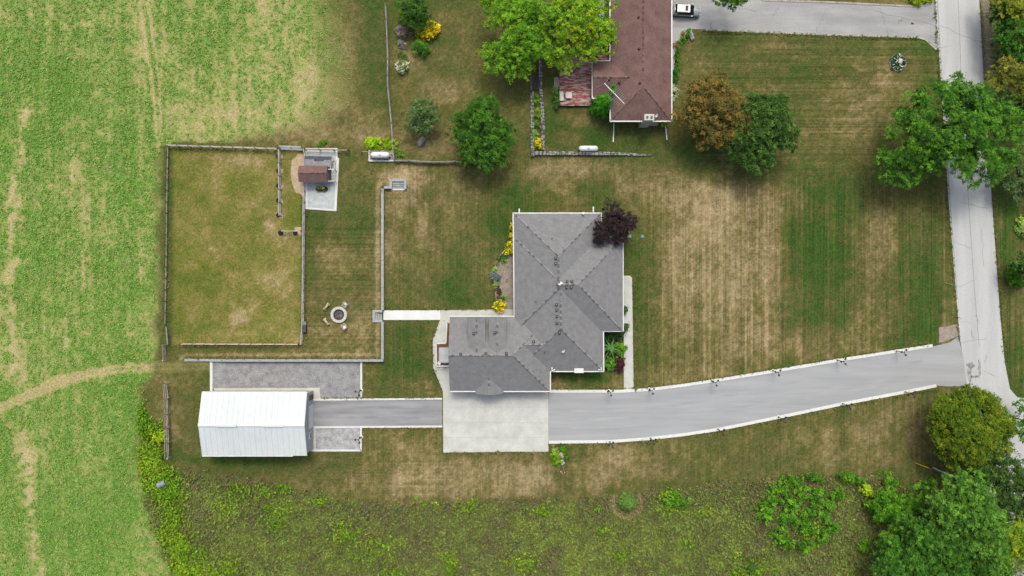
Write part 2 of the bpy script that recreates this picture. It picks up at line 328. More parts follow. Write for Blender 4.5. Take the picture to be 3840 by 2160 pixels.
# ------------------------------------------------------------------ surface materials
M = {}
M['conc'] = nmat('concrete', A(206,205,200), A(226,226,222), .5, .85, speck=A(188,184,178), sscale=7, samt=.4)
M['concw'] = nmat('fresh_white_concrete', A(236,236,236), A(248,248,248), .6, .8)
M['kerb'] = nmat('kerb_concrete', A(232,231,229), A(246,246,244), .8, .8, speck=A(205,200,192), sscale=3, samt=.3)
M['kerb_old'] = nmat('old_kerb_concrete', A(165,160,150), A(205,200,190), 1.2, .9, speck=A(110,110,90), sscale=5, samt=.6)
M['beige'] = nmat('beige_concrete', A(205,198,188), A(224,219,210), .8, .9)
M['drive'] = nmat('driveway_asphalt', A(170,171,175), A(185,186,190), .55, .7, stretch=(.10, 1.5, 1), rot=math.radians(-8), ramp=(.36, .64), speck=A(150,150,155), sscale=9, samt=.3)
M['drive2'] = nmat('barn_lane_asphalt', A(140,139,143), A(180,180,184), .4, .7, stretch=(.2, 1.5, 1), ramp=(.3, .7), speck=A(150,150,155), sscale=9, samt=.3)
M['road'] = nmat('road_asphalt', A(196,196,199), A(216,216,217), .35, .8, stretch=(1.6, .15, 1), rot=math.radians(4), ramp=(.3, .7), speck=A(170,170,172), sscale=6, samt=.45)
M['drive3'] = nmat('weathered_asphalt', A(158,157,160), A(196,194,194), .3, .8, stretch=(.3, 1.2, 1), ramp=(.3, .72), speck=A(140,140,142), sscale=5, samt=.45)
M['gravel'] = nmat('gravel', A(132,130,134), A(172,170,173), .8, .95, detail=8, speck=A(205,205,206), sscale=5.5, samt=.6, bump=.6)
M['gravel_l'] = nmat('pale_gravel', A(150,150,153), A(196,196,198), 1.2, .95, detail=8, speck=A(225,225,226), sscale=6, samt=.6, bump=.6)
M['limest'] = nmat('limestone_chip', A(190,195,198), A(216,219,221), 1.5, .95, detail=8, speck=A(165,170,175), sscale=9, samt=.5, bump=.4)
M['mulch'] = nmat('dry_mulch', A(150,138,128), A(186,174,162), 1.3, .95, detail=8, speck=A(120,108,98), sscale=6, samt=.6, bump=.5)
M['soil'] = nmat('dark_soil', A(48,46,36), A(74,66,52), 2, .95)
M['dirt'] = nmat('trampled_dirt', A(190,165,138), A(212,190,164), .9, .95, speck=A(170,146,120), sscale=4, samt=.5)
M['patch'] = nmat('asphalt_stain', A(120,124,132), A(186,187,190), 1.1, .7, ramp=(.35, .62))
M['crack'] = nmat('crack_seal', A(150,150,152), A(185,185,187), 2, .8)
M['pav'] = nmat('interlock_paving', A(180,180,184), A(202,202,206), 4, .9, speck=A(150,150,154), sscale=7, samt=.5)

# ------------------------------------------------------------------ roads, drives, pads
def sheet(name, pts, z, mat, z0=-.1): return struct(name, MB().prism([(v.x, v.y) for v in PX(pts)], z0, z), mat)
ROAD_L = [(3500,-220),(3508,0),(3528,300),(3555,720),(3585,1100),(3600,1270),(3612,1345),(3625,1460),(3660,1650),(3700,1850),(3745,2080),(3790,2400)]
ROAD_R = [(3662,-220),(3672,0),(3690,310),(3717,720),(3750,1180),(3768,1360),(3787,1458),(3815,1490),(3900,1500),(4300,1530),(4300,1760),(3920,1730),(3905,1900),(3930,2080),(3970,2400)]
road = sheet('road', ROAD_L + ROAD_R[::-1], .012, M['road'])
dr_t = [(2055,1470),(2330,1470),(2440,1464),(2560,1449),(2700,1428),(2900,1396),(3160,1352),(3500,1299)]
dr_b = [(2057,1655),(2290,1652),(2430,1642),(2560,1627),(2700,1606),(2917,1562),(3160,1511),(3392,1467),(3510,1446)]
sheet('driveway', [(2055,1474)] + dr_t[1:] + [(3560,1285),(3592,1262),(3603,1300),(3614,1345),(3620,1400),(3626,1447),(3560,1449)] + dr_b[::-1], .02, M['drive'])
sheet('gravel_shoulder', [(3520,1228),(3560,1222),(3584,1215),(3596,1225),(3598,1258),(3565,1272),(3522,1286)], .016, M['mulch'])
def kerb(name, pts, w, mat, h=.1):
    return struct(name, MB().strip([(v.x, v.y) for v in PX(pts)], w, -.1, h), mat)
kerb('driveway_kerb', [(2062,1467),(2330,1467),(2440,1460),(2560,1445),(2700,1424),(2900,1392),(3160,1348),(3496,1296)], .5, M['kerb'])
kerb('driveway_kerb', [(2058,1658),(2290,1655),(2430,1645),(2560,1630),(2700,1609),(2917,1565),(3160,1514),(3392,1470),(3510,1446)], .5, M['kerb'])
# concrete apron in front of the garage, cast in slabs
ap = struct('garage_apron', MB().prism([(v.x, v.y) for v in PX([(1661,1468),(2055,1468),(2057,1692),(1663,1697)])], -.1, .05), M['conc'])
xs = [1662, 1729, 1796, 1862, 1928, 1994, 2055]; ys = [1469, 1527, 1585, 1640, 1694]
for i in range(6):
    for j in range(4):
        a, b = W(xs[i]+.35, ys[j]+.35), W(xs[i+1]-.35, ys[j+1]-.35)
        piece('slab', M['conc'], ap, (a.x, (a.y+b.y)/2, .04), (b.x, (a.y+b.y)/2, .04), a.y-b.y, .08)
ap2 = struct('concrete_path', MB().prism([(v.x, v.y) for v in PX([(1652,1163),(1870,1160),(1932,1160),(1932,1200),(1700,1200),(1700,1470),(1662,1470),(1625,1378),(1623,1272),(1650,1200)])], -.1, .06), M['conc'])
for x0, x1 in ((1654,1702),(1704,1731),(1733,1762),(1764,1794),(1796,1830),(1832,1868)):
    a, b = W(x0, 1164), W(x1, 1187); piece('slab', M['conc'], ap2, (a.x, (a.y+b.y)/2, .055), (b.x, (a.y+b.y)/2, .055), a.y-b.y, .05)
wp = struct('white_path', MB().prism([(v.x, v.y) for v in PX([(1438,1164),(1651,1163),(1651,1200),(1438,1200)])], -.1, .07), M['concw'])
for k in range(5):
    a, b = W(1439+k*42.6, 1165), W(1439+(k+1)*42.6-1, 1199); piece('slab', M['concw'], wp, (a.x, (a.y+b.y)/2, .07), (b.x, (a.y+b.y)/2, .07), a.y-b.y, .04)
fw = struct('front_walk', MB().prism([(v.x, v.y) for v in PX([(2338,1034),(2362,1034),(2370,1042),(2376,1464),(2340,1464)])], -.1, .05), M['conc'])
yy = [1045, 1066, 1100, 1134, 1167, 1200, 1232, 1266, 1300, 1334, 1368, 1402, 1433, 1463]
for a0, b0 in zip(yy[:-1], yy[1:]):
    xa = 2369 + (a0-1040)*.0155; a, b = W(2339, a0+.5), W(xa, b0-.5); piece('slab', M['conc'], fw, (a.x, (a.y+b.y)/2, .045), (b.x, (a.y+b.y)/2, .045), a.y-b.y, .05)
# gravel yard by the barn
sheet('gravel_yard', [(795,1352),(1354,1352),(1354,1498),(1195,1498),(1195,1460),(795,1460)], .01, M['gravel'])
kerb('yard_kerb', [(793,1354),(793,1466)], .45, M['kerb']); kerb('yard_kerb', [(1355,1354),(1355,1496)], .32, M['kerb'])
sheet('barn_walk', [(803,1456),(1199,1454),(1202,1496),(1172,1500),(1172,1470),(803,1472)], .05, M['beige'])
sheet('barn_lane', [(1174,1502),(1658,1500),(1658,1597),(1174,1600)], .02, M['drive2'])
kerb('lane_kerb', [(1174,1499),(1658,1495)], .3, M['kerb']); kerb('lane_kerb', [(1174,1602),(1659,1599)], .3, M['kerb'])
sheet('gravel_bay', [(1183,1604),(1352,1604),(1352,1690),(1183,1690)], .01, M['gravel_l'])
kerb('bay_kerb', [(1354,1604),(1354,1690)], .3, M['kerb']); kerb('bay_kerb', [(1165,1689),(1356,1689)], .3, M['kerb'])
sheet('barn_walk', [(1173,1605),(1184,1605),(1184,1686),(1166,1686)], .04, M['beige'])
# neighbour's drive
sheet('neighbour_driveway', [(2500,-160),(2760,-160),(2770,-10),(2880,4),(3100,10),(3425,26),(3460,22),(3490,5),(3508,-20),(3520,180),(3512,182),(3480,150),(3440,138),(3100,128),(2880,118),(2630,110),(2500,106)], .01, M['drive3'])
kerb('neighbour_kerb', [(2640,112),(2880,121),(3100,131),(3440,140),(3470,148),(3488,165),(3512,188)], .3, M['kerb_old'], .08)
kerb('neighbour_kerb', [(2860,1),(3100,8),(3430,24),(3470,18),(3500,4)], .3, M['kerb_old'], .08)
sheet('neighbour_paving', [(2512,104),(2588,104),(2575,125),(2555,150),(2540,180),(2530,205),(2530,270),(2512,270)], .03, M['pav'])
sheet('back_path', [(2243,-100),(2266,-100),(2268,196),(2246,196)], .02, M['drive3'])
# seams and stains in the asphalt
for pts, w in (([(3590,-60),(3605,300),(3632,760),(3655,1100),(3672,1300)], .09), ([(3515,0),(3532,300),(3560,720),(3590,1120)], .12), ([(3486,-60),(3492,150)], .10), ([(3520,180),(3565,172)], .06), ([(3545,1060),(3600,1075),(3650,1050)], .05),([(3600,1210),(3625,1206),(3642,1212)], .06),([(3690,1392),(3730,1410)], .07)):
    struct('road_seam', MB().strip([(v.x, v.y) for v in PX(pts)], w, -.02, .026), M['crack'])
rs = random.Random(5)
def blob(cx, cy, rx, ry, n=18, j=.35, rot=0):
    out = []
    for k in range(n):
        a = 2*math.pi*k/n; r = 1 + rs.uniform(-j, j); u, v = rx*r*math.cos(a), ry*r*math.sin(a)
        out.append((cx + u*math.cos(rot) - v*math.sin(rot), cy + u*math.sin(rot) + v*math.cos(rot)))
    return out
for (cx, cy, rx, ry) in ((3640,1368,14,10),(3672,1385,6,30),(3634,1400,10,28),(3655,1412,16,5),(3660,1456,14,8)):
    sheet('asphalt_stain', blob(cx, cy, rx, ry), .022, M['patch'], 0)
sheet('dirt_patch', [(1117,577),(1148,578),(1148,640),(1150,700),(1150,760),(1128,728),(1108,722),(1100,700),(1094,680),(1090,650),(1092,620),(1094,600),(1106,594)], .015, M['dirt'])
sheet('dirt_patch', [(1105,852),(1130,851),(1130,885),(1118,884),(1107,866)], .015, M['dirt'])
for y in (588, 640, 700, 755, 812): sheet('dirt_patch', blob(1055, y, 7, 9), .012, M['dirt'], -.02)
# garden bed beside the house
sheet('mulch_bed', [(1932,930),(1910,936),(1892,948),(1876,966),(1864,990),(1856,1015),(1852,1040),(1852,1070),(1858,1110),(1866,1162),(1932,1162)], .03, M['mulch'])
kerb('bed_edging', [(1903,934),(1890,942),(1874,962),(1862,986),(1854,1012),(1849,1040)], .14, M['beige'], .08)
sheet('planting_bed', [(2266,1245),(2338,1245),(2338,1392),(2266,1392)], .02, M['soil'])

# ------------------------------------------------------------------ crop, weeds and grass tufts (uncountable)
def leaf_mat(name, rough=.6, trans=.25):
    m = bpy.data.materials.new(name); m.use_nodes = True; n, l = m.node_tree.nodes, m.node_tree.links
    p = n['Principled BSDF']; p.inputs['Roughness'].default_value = .85; p.inputs['Specular IOR Level'].default_value = .06
    a = n.new('ShaderNodeVertexColor'); a.layer_name = 'Col'; l.new(a.outputs['Color'], p.inputs['Base Color'])
    t = n.new('ShaderNodeBsdfTranslucent'); l.new(a.outputs['Color'], t.inputs['Color'])
    mx = n.new('ShaderNodeMixShader'); mx.inputs[0].default_value = trans*.6; l.new(p.outputs[0], mx.inputs[1]); l.new(t.outputs[0], mx.inputs[2])
    l.new(mx.outputs[0], n['Material Output'].inputs['Surface']); return m
LEAF = leaf_mat('leaf'); GRASS = leaf_mat('grass_blade', .8, .15)
def quads(pos, nrm, u, ln, wd):
    """leaf rhombs: centre, normal, long axis, length, width -> verts"""
    nrm = nrm/np.linalg.norm(nrm, axis=1, keepdims=True)
    u = u - nrm*np.sum(u*nrm, 1, keepdims=True); u = u/(np.linalg.norm(u, axis=1, keepdims=True)+1e-9); v = np.cross(nrm, u)
    L = (ln/2)[:, None]; Wd = (wd/2)[:, None]
    return np.stack([pos-u*L, pos+v*Wd-u*L*.1, pos+u*L, pos-v*Wd-u*L*.1], 1).reshape(-1, 3)
def qmesh(name, vv, col, mat):
    n = len(vv)//4; return np_mesh(name, vv, np.arange(n*4).reshape(n, 4), np.clip(np.repeat(col, 4, 0), 0, .8), mat, 4)
def tufts(name, px, py, cols, size, hgt, nl, seed, label, cat, tilt=.6):
    r = np.random.RandomState(seed); N = len(px); base = np.stack([(px-1920)*S, (1080-py)*S, gh(px, py)], -1)
    base = np.repeat(base, nl, 0); sz = np.repeat(size*(.6+.8*r.rand(N)), nl); n = N*nl
    off = r.normal(0, .45, (n, 3))*sz[:, None]; off[:, 2] = hgt*r.rand(n)*(sz/size)
    nr = np.stack([r.normal(0, tilt, n), r.normal(0, tilt, n), np.ones(n)], -1); u = r.normal(0, 1, (n, 3)); u[:, 2] *= .3
    c = np.repeat(cols, nl, 0)*(.7+.6*r.rand(n, 1))*(1+.12*r.normal(0, 1, (n, 3)))
    me = qmesh(name, quads(base+off, nr, u, sz*(.8+.5*r.rand(n)), sz*(.35+.3*r.rand(n))), c, GRASS)
    o = bpy.data.objects.new(name, me); C.objects.link(o); return tag(o, label, cat, kind='stuff')
R = np.random.RandomState(3)
n = 120000; qx = R.uniform(-40, 1390, n); qy = R.uniform(-40, 2200, n)
c_, fm_, mm_, gg_, q_ = terrain(qx, qy); keep = R.rand(n) < fm_*np.clip((gg_-.30)*1.5, 0, .75); qx, qy = qx[keep], qy[keep]
k = R.rand(len(qx), 1)**1.3; cc = LC(103, 150, 56, 1.27)*(1-k) + LC(168, 186, 103, 1.27)*k
tufts('alfalfa_crop', qx, qy, cc, .2, .18, 4, 4, 'green leafy crop in clumps over the straw coloured field', 'crop')
n = 90000; qx = R.uniform(500, 3840, n); qy = R.uniform(1690, 2200, n)
c_, fm_, mm_, gg_, q_ = terrain(qx, qy); keep = R.rand(n) < mm_*.62; qx, qy, ck = qx[keep], qy[keep], c_[keep]
cc = ck*1.44
tufts('meadow_grass', qx, qy, cc, .36, .35, 3, 5, 'rough olive meadow grass along the bottom of the picture', 'grass', .9)
# lime weeds along the field edge and in patches of the meadow
WEED = [(530,1560,14,60,1),(545,1605,30,30,1),(590,1620,30,35,.5),(570,1710,48,60,1.2),(590,1790,60,60,1.2),(640,1850,45,55,1.2),(560,1760,30,40,1),(640,1800,30,30,.8),(660,1940,40,40,.6),(640,2000,40,50,1),(680,2080,40,80,1.1),(720,2150,60,40,1),(760,2080,30,40,.5),
 (850,1890,50,40,.4),(900,1840,60,25,.6),(1000,1840,50,25,.5),(1060,1830,35,20,.6),(1040,1930,60,60,.4),(1200,1875,26,18,1.0),(860,2130,60,40,.7),(1300,2000,60,40,.5),(1390,2060,90,60,.3),(1480,2150,40,30,.7),(1690,2120,25,50,.8),(2030,1910,45,16,.6),(2240,1910,25,14,.6),(2255,1985,20,16,.6),(2520,1880,50,35,.6),
 (2500,1850,30,18,.6),(2640,1920,40,20,.35),(1960,2110,50,40,.5),(2800,2140,70,50,.6),(3050,1990,60,70,.3),(1600,1880,40,20,.3),(1760,1900,70,30,.25),(2330,2080,40,30,.4),(2570,2040,30,20,.4)]
wxp, wyp = [], []
for (cx, cy, rx, ry, dn) in WEED:
    k = int(rx*ry*dn*(.17 if cx < 750 else .09)); wxp.append(R.normal(cx, rx*.55, k)); wyp.append(R.normal(cy, ry*.55, k))
wxp = np.concatenate(wxp); wyp = np.concatenate(wyp)
ok = (wxp > np.interp(wyp, FIELD_E_Y, FIELD_E_X)-8) & ~((wxp > 612) & (wxp < 700) & (wyp < 1740)); wxp, wyp = wxp[ok], wyp[ok]
yl = vn(wxp*S, wyp*S, 2.5, 130)[:, None]
cc = LC(96, 138, 36, 1.55)*(1-yl) + LC(130, 158, 42, 1.55)*yl
tufts('tall_weeds', wxp, wyp, cc, .36, .8, 5, 6, 'bright lime green weeds in patches along the field edge and meadow', 'weeds', 1.1)
# short lawn tufts and ragged grass along hard edges
n = 40000; qx = R.uniform(620, 3620, n); qy = R.uniform(-30, 1900, n)
c_, fm_, mm_, gg_, q_ = terrain(qx, qy); keep = (fm_ < .3) & (mm_ < .5)
HARD = [(1655,1465,2062,1700),(1685,1160,2340,1470),(2055,1462,2450,1660),(740,1352,1360,1715),(1170,1495,1660,1605),(2335,1030,2380,1470),(1438,1160,1932,1202),(2222,-40,2525,455),(2500,-40,3520,140),(3505,-40,3850,700),(3540,600,3850,1500),(2095,195,2230,400),(1140,552,1275,795),(1384,560,1482,606),(1395,1160,1445,1210)]
for (a0, b0, a1, b1) in HARD: keep &= ~((qx > a0) & (qx < a1) & (qy > b0) & (qy < b1))
ty = np.interp(qx, [p[0] for p in dr_t], [p[1] for p in dr_t]); by_ = np.interp(qx, [p[0] for p in dr_b], [p[1] for p in dr_b]); keep &= ~((qx > 2050) & (qy > ty-9) & (qy < by_+9)) & ~((qx > 3480) & (qy > 1190))
keep &= (pline(qx, qy, WALL) > 8)
qx, qy, cc = qx[keep], qy[keep], c_[keep]*(.75+.85*R.rand(keep.sum(), 1))
tufts('lawn_grass', qx, qy, cc, .16, .05, 2, 7, 'short mown grass tufts over the dry green and tan lawns', 'grass', .5)
ex, ey = [], []
def edge(pts, off, dens, spread):
    for (p, q) in zip(pts[:-1], pts[1:]):
        L_ = math.hypot(q[0]-p[0], q[1]-p[1]); k = int(L_*dens); t = R.rand(k); nxx, nyy = -(q[1]-p[1])/L_, (q[0]-p[0])/L_
        o_ = off + R.normal(0, spread, k); ex.append(p[0]+(q[0]-p[0])*t+nxx*o_); ey.append(p[1]+(q[1]-p[1])*t+nyy*o_)
edge(dr_t, -14, .4, 1.2); edge(dr_b, 14, .4, 1.2); edge([(1663,1698),(2057,1694)], 2, .4, 1.5); edge([(1440,1161),(1850,1160)], -2, .4, 1.5); edge([(2376,1040),(2380,1464)], -2, .5, 1.5); edge(ROAD_L[:6], 5, .35, 2.0); edge(ROAD_R[:6], -5, .4, 2.2); edge([(2640,115),(3100,134),(3440,143)], 2, .5, 2); edge([(1204,1493),(1658,1491)], -1, .3, 1.2); edge([(1360,1606),(1658,1604)], 2, .3, 1.2); edge([(1442,710),(1442,1160)], 2, .35, 2); edge([(700,1340),(1430,1340)], 0, .5, 2); edge([(628,560),(624,1215)], 0, .6, 3); edge([(690,1291),(1130,1292)], 0, .7, 3); edge([(1147,800),(1141,1285)], 0, .6, 3); edge([(635,552),(1048,565)], 3, .6, 3); edge([(760,1470),(748,1600),(758,1712)], 0, .5, 3)
edge([(1650,1205),(1622,1275),(1624,1378),(1662,1468)], 3, .4, 1.5); 
ex = np.concatenate(ex); ey = np.concatenate(ey); c_, _, _, _, _ = terrain(ex, ey); cc = (c_*.55 + LC(112, 116, 62)*.45)*(1.2+.5*R.rand(len(ex), 1))
tufts('edge_grass', ex, ey, cc, .24, .2, 3, 8, 'longer unmown grass along kerbs, walls and fences', 'grass', .7)
# cracks, a painted wire shadow, old patches and tyre marks
M['crack_shade'] = nmat('crack_and_shadow_line', A(120,120,122), A(150,150,152), 2, .9); M['tm'] = nmat('tyre_polish', A(168,169,173), A(184,185,189), .8, .6, stretch=(.2,1.5,1), rot=math.radians(-8)); M['tm2'] = nmat('lane_polish', A(142,142,146), A(174,174,178), .8, .6, stretch=(.2,1.5,1))
rk = random.Random(21)
def crack(p, q, w, z, mat, jag=4, n=9, name='crack_and_wire_shadow'):
    pts = [(p[0]+(q[0]-p[0])*k/n + (rk.uniform(-jag, jag) if 0 < k < n else 0), p[1]+(q[1]-p[1])*k/n + (rk.uniform(-jag, jag) if 0 < k < n else 0)) for k in range(n+1)]
    struct(name, MB().strip([(v.x, v.y) for v in PX(pts)], w, z-.02, z), mat)
for p, q, w in (((2665,112),(2668,86),.09),((2900,60),(2925,20),.06),((3368,88),(3382,70),.12),((3418,92),(3424,86),.1),((3100,30),(3060,120),.05),((3300,30),(3330,130),.05),((2760,30),(2840,42),.06),((3280,40),(3500,95),.05),((3520,95),(3690,165),.05)): crack(p, q, w, .018, M['crack_shade'])  # the line across the road paints the faint shadow of the overhead wires
for p, q, w in (((3570,1290),(3700,1270),.05),((3640,1240),(3652,1270),.07),((3600,760),(3700,780),.05),((3620,520),(3612,640),.06),((3560,900),(3640,930),.04),((3700,1330),(3692,1360),.06),((3670,1215),(3660,1180),.05),((3680,860),(3690,1000),.04)): crack(p, q, w, .019, M['crack_shade'], 3)
for off, w in ((-26,.5),(14,.55),(38,.35)):
    pts = [(x, (np.interp(x, [a[0] for a in dr_t], [a[1] for a in dr_t])+np.interp(x, [a[0] for a in dr_b], [a[1] for a in dr_b]))/2+off+6*math.sin(x/260+off)) for x in range(2140, 3500, 60)]
    struct('tyre_mark', MB().strip([(v.x, v.y) for v in PX([(float(a), float(b)) for a, b in pts])], w, 0, .024), M['tm'])
for y, w in ((1525,.45),(1562,.5)): crack((1185,y),(1640,y+rk.uniform(-6,6)), w, .024, M['tm2'], 2, 6, 'tyre_mark')
M['gtrack'] = nmat('gravel_track', A(126,124,128), A(166,164,167), 2, .95, speck=A(196,196,197), sscale=5.5, samt=.5)

# ================================================================== buildings
M['shingle'] = nmat('grey_shingle', A(130,129,132), A(146,145,148), 1.2, .9, detail=8, speck=A(166,165,168), sscale=7, samt=.5, bump=.5)
M['cap_l'] = nmat('ridge_cap_light', A(150,149,152), A(166,165,168), 3, .9); M['cap_d'] = nmat('ridge_cap_dark', A(112,111,114), A(128,127,130), 3, .9)
M['bshingle'] = nmat('brown_shingle', A(106,80,78), A(140,110,104), .5, .9, detail=9, ramp=(.3, .7), speck=A(166,134,126), sscale=6, samt=.45, bump=.5)
M['white'] = nmat('white_trim', A(240,240,240), A(250,250,250), 1, .5); M['black'] = nmat('black_vent', A(40,40,42), A(54,54,56), 3, .5)
M['ventin'] = nmat('vent_top', A(132,132,136), A(146,146,150), 3, .6); M['glass'] = nmat('window_glass', A(38,46,54), A(52,60,68), .5, .08, spec=.6)
M['siding'] = nmat('grey_siding', A(172,180,186), A(184,192,198), .6, .6); M['brick'] = nmat('red_brick', A(138,92,78), A(165,112,94), 3, .85)
M['metal'] = nmat('white_roof_steel', A(232,237,241), A(240,244,247), .3, .5, spec=.3); M['sofit'] = nmat('cream_paint', A(214,206,176), A(226,218,190), 1, .7)
M['darkwood'] = nmat('dark_timber', A(74,70,66), A(96,92,88), 2, .85); M['galv'] = nmat('galvanised_steel', A(165,168,170), A(196,199,201), 2, .4, metal=.4)
def hipbox(x0, y0, x1, y1, z, pitch, gab='', th=.22):
    """hipped roof solid; gab holds the sides (NSEW) that end in a gable. returns mesh builder, ridge/hip lines"""
    m = MB(); w, d = x1-x0, y1-y0; lines = []
    E = [Vector((x0,y0,z)), Vector((x1,y0,z)), Vector((x1,y1,z)), Vector((x0,y1,z))]      # SW SE NE NW
    if ('W' in gab or 'E' in gab) or (w >= d and not ('N' in gab or 'S' in gab)):
        h = d/2; zr = z + h*pitch; ym = (y0+y1)/2
        a = Vector((x0 if 'W' in gab else x0+h, ym, zr)); b = Vector((x1 if 'E' in gab else x1-h, ym, zr))
        faces = [[E[0],E[1],b,a], [E[2],E[3],a,b], [E[1],E[2],b], [E[3],E[0],a]]
        lines = [(a, b)] + ([(E[0], a), (E[3], a)] if 'W' not in gab else []) + ([(E[1], b), (E[2], b)] if 'E' not in gab else [])
    else:
        h = w/2; zr = z + h*pitch; xm = (x0+x1)/2
        a = Vector((xm, y0 if 'S' in gab else y0+h, zr)); b = Vector((xm, y1 if 'N' in gab else y1-h, zr))
        faces = [[E[1],E[2],b,a], [E[3],E[0],a,b], [E[0],E[1],a], [E[2],E[3],b]]
        lines = [(a, b)] + ([(E[0], a), (E[1], a)] if 'S' not in gab else []) + ([(E[2], b), (E[3], b)] if 'N' not in gab else [])
    for f in faces: m.add(f, [tuple(range(len(f)))])
    L = [v - Vector((0, 0, th)) for v in E]
    m.add(L, [(3,2,1,0)])
    for i in range(4): m.add([L[i], L[(i+1) % 4], E[(i+1) % 4], E[i]], [(0,1,2,3)])
    return m, lines
def hz_hip(x0, y0, x1, y1, z, pitch, gab, x, y):
    if x < x0 or x > x1 or y < y0 or y > y1: return -1
    c = []
    if ('W' in gab or 'E' in gab): c = [y-y0, y1-y] + ([] if 'W' in gab else [x-x0]) + ([] if 'E' in gab else [x1-x])
    elif ('N' in gab or 'S' in gab): c = [x-x0, x1-x] + ([] if 'S' in gab else [y-y0]) + ([] if 'N' in gab else [y1-y])
    else: c = [x-x0, x1-x, y-y0, y1-y]
    return z + min(c)*pitch
CAPV = [(-.5,-.5,-.04),(.5,-.5,-.04),(.5,0,.06),(-.5,0,.1),(-.5,.5,-.04),(.5,.5,-.04)]
def cap_mesh(mat):
    me = bpy.data.meshes.new('ridge_cap'); me.from_pydata(CAPV, [], [(0,1,2,3),(3,2,5,4)]); me.materials.append(mat); return me
CAPM = [cap_mesh(M['cap_l']), cap_mesh(M['cap_d'])]
rc = random.Random(9)
def caps(roof, lines, hfun, step=.48, meshes=CAPM, w=.33):
    for a, b in lines:
        d = b - a; n = int(d.length/step)
        if n < 1: continue
        dn = d.normalized(); u = Vector((0, 0, 1)).cross(dn); u.normalize(); nn = dn.cross(u)
        for k in range(n):
            p = a + dn*((k+.5)*step)
            if hfun(p.x, p.y) > p.z + .02: continue
            if rc.random() < .12: continue
            o = bpy.data.objects.new('ridge_cap', meshes[0 if (k % 2 == 0 or rc.random() < .25) else 1]); C.objects.link(o); o.parent = roof
            o.rotation_mode = 'QUATERNION'; o.rotation_quaternion = Matrix((dn, u, nn)).transposed().to_quaternion()
            o.scale = (step*rc.uniform(.7, .95), w*rc.uniform(.85, 1.15), 1); o.location = p + nn*.03 - org(roof)
# ------------------------------------------------------------------ main house
HZ = 3.0; PT = .43
hr = root('house', W(2060, 1220), 'large single storey house with grey hipped shingle roof and white gutters', 'house')
BL = {'A': (1925,799,2254,1225,HZ,''), 'B': (1930,893,2335,1241,HZ+.15,''), 'C': (1934,905,2262,1392,HZ,''), 'D': (1687,1187,2063,1467,HZ,'W'), 'E': (1850,1188,2150,1391,HZ-.03,'WE'), 'F': (1782,1400,1887,1478,HZ+.02,'NS')}
HB = []
for k, (x0, y0, x1, y1, z, g) in BL.items():
    a, b = W(x0, y1, HZ), W(x1, y0, HZ); HB.append((a.x, a.y, b.x, b.y, z, PT, g))
# dormers sit at the garage ridge
DR = []
for (x0, x1) in ((1755, 1820), (1833, 1897)):
    a, b = W(x0, 1330, 5.2), W(x1, 1190, 5.2); DR.append((a.x, a.y, b.x, b.y, 5.1, .3, 'NS'))
def hfun(x, y): return max(hz_hip(*q, x, y) for q in HB + DR)
mw = MB()
for i, q in enumerate(HB[:4]): mw.box(q[0]+.45+.013*i, q[1]+.45+.013*i, -.1, q[2]-.45-.011*i, q[3]-.45-.012*i, q[4]-.1)
mw.build('wall', M['brick'], hr)
for i, q in enumerate(HB):
    m, ln = hipbox(*q); r = m.build('roof', M['shingle'], hr); caps(r, ln, hfun)
for q in DR:
    m, ln = hipbox(*q, th=.15); r = m.build('dormer_roof', M['shingle'], hr); caps(r, ln[:1], hfun)
    MB().box(q[0]+.04, q[1]+.6, 3.2, q[2]-.04, q[3]-.2, q[4]-.02).build('dormer_wall_shaded', M['darkwood'], hr)  # dark wall colour puts the shade of the narrow gap into the dormer sides
    xm = (q[0]+q[2])/2; wn_ = MB().box(xm-.55, q[3]-.2, 4.1, xm+.55, q[3]-.15, 5.2).build('window', M['white'], hr)
    MB().box(xm-.47, q[3]-.16, 4.18, xm+.47, q[3]-.135, 5.12).build('pane', M['glass'], wn_)
def gutter(p, q, z=HZ):
    a, b = W(*p, z), W(*q, z); return piece('gutter', M['white'], hr, a + Vector((0,0,-.03)), b + Vector((0,0,-.03)), .17, .2)
for p, q in (((1925,799),(2255,799)),((1924,797),(1929,1206)),((2255,797),(2255,886)),((2255,887),(2335,890)),((2336,888),(2337,1242)),((2243,1242),(2338,1242)),((2263,1242),(2264,1393)),((2062,1393),(2266,1393)),((2064,1393),(2064,1467)),((1687,1186),(1933,1186)),((1688,1468),(1782,1468)),((1888,1468),(2066,1468)),((1926,898),(1946,898))): gutter(p, q)
for (x, y, dx, dy) in ((1947,799,0,-10),(2225,799,0,-18)):
    a = W(x, y, 2.9); b = W(x+dx*1.0, y+dy, .25); piece('downspout', M['white'], hr, a, W(x, y+dy*.2, .3), .1, .1); piece('downspout', M['white'], hr, W(x, y+dy*.2, .2), W(x, y+dy-6, .1), .2, .1)
VENT = [(2084,968),(2084,988),(2092,1067),(2126,1055),(2144,1055),(2125,1076),(2142,1076),(2087,1142),(2088,1162),(2089,1186),(2089,1211),(2098,1247),(2001,1281),(1777,1250),(1855,1247),(1728,1328),(1822,1326),(1899,1325)]
def on_roof(px, py, f):
    z = 5.0
    for _ in range(6): v = W(px, py, z); z = f(v.x, v.y)
    return Vector((v.x, v.y, z))
for (px, py) in VENT:
    c = on_roof(px, py, hfun)
    v = MB().box(c.x-.2, c.y-.2, c.z-.12, c.x+.2, c.y+.2, c.z+.26).build('roof_vent', M['black'], hr)
    MB().box(c.x-.1, c.y-.1, c.z+.25, c.x+.1, c.y+.1, c.z+.275).build('vent_cap', M['ventin'], v)
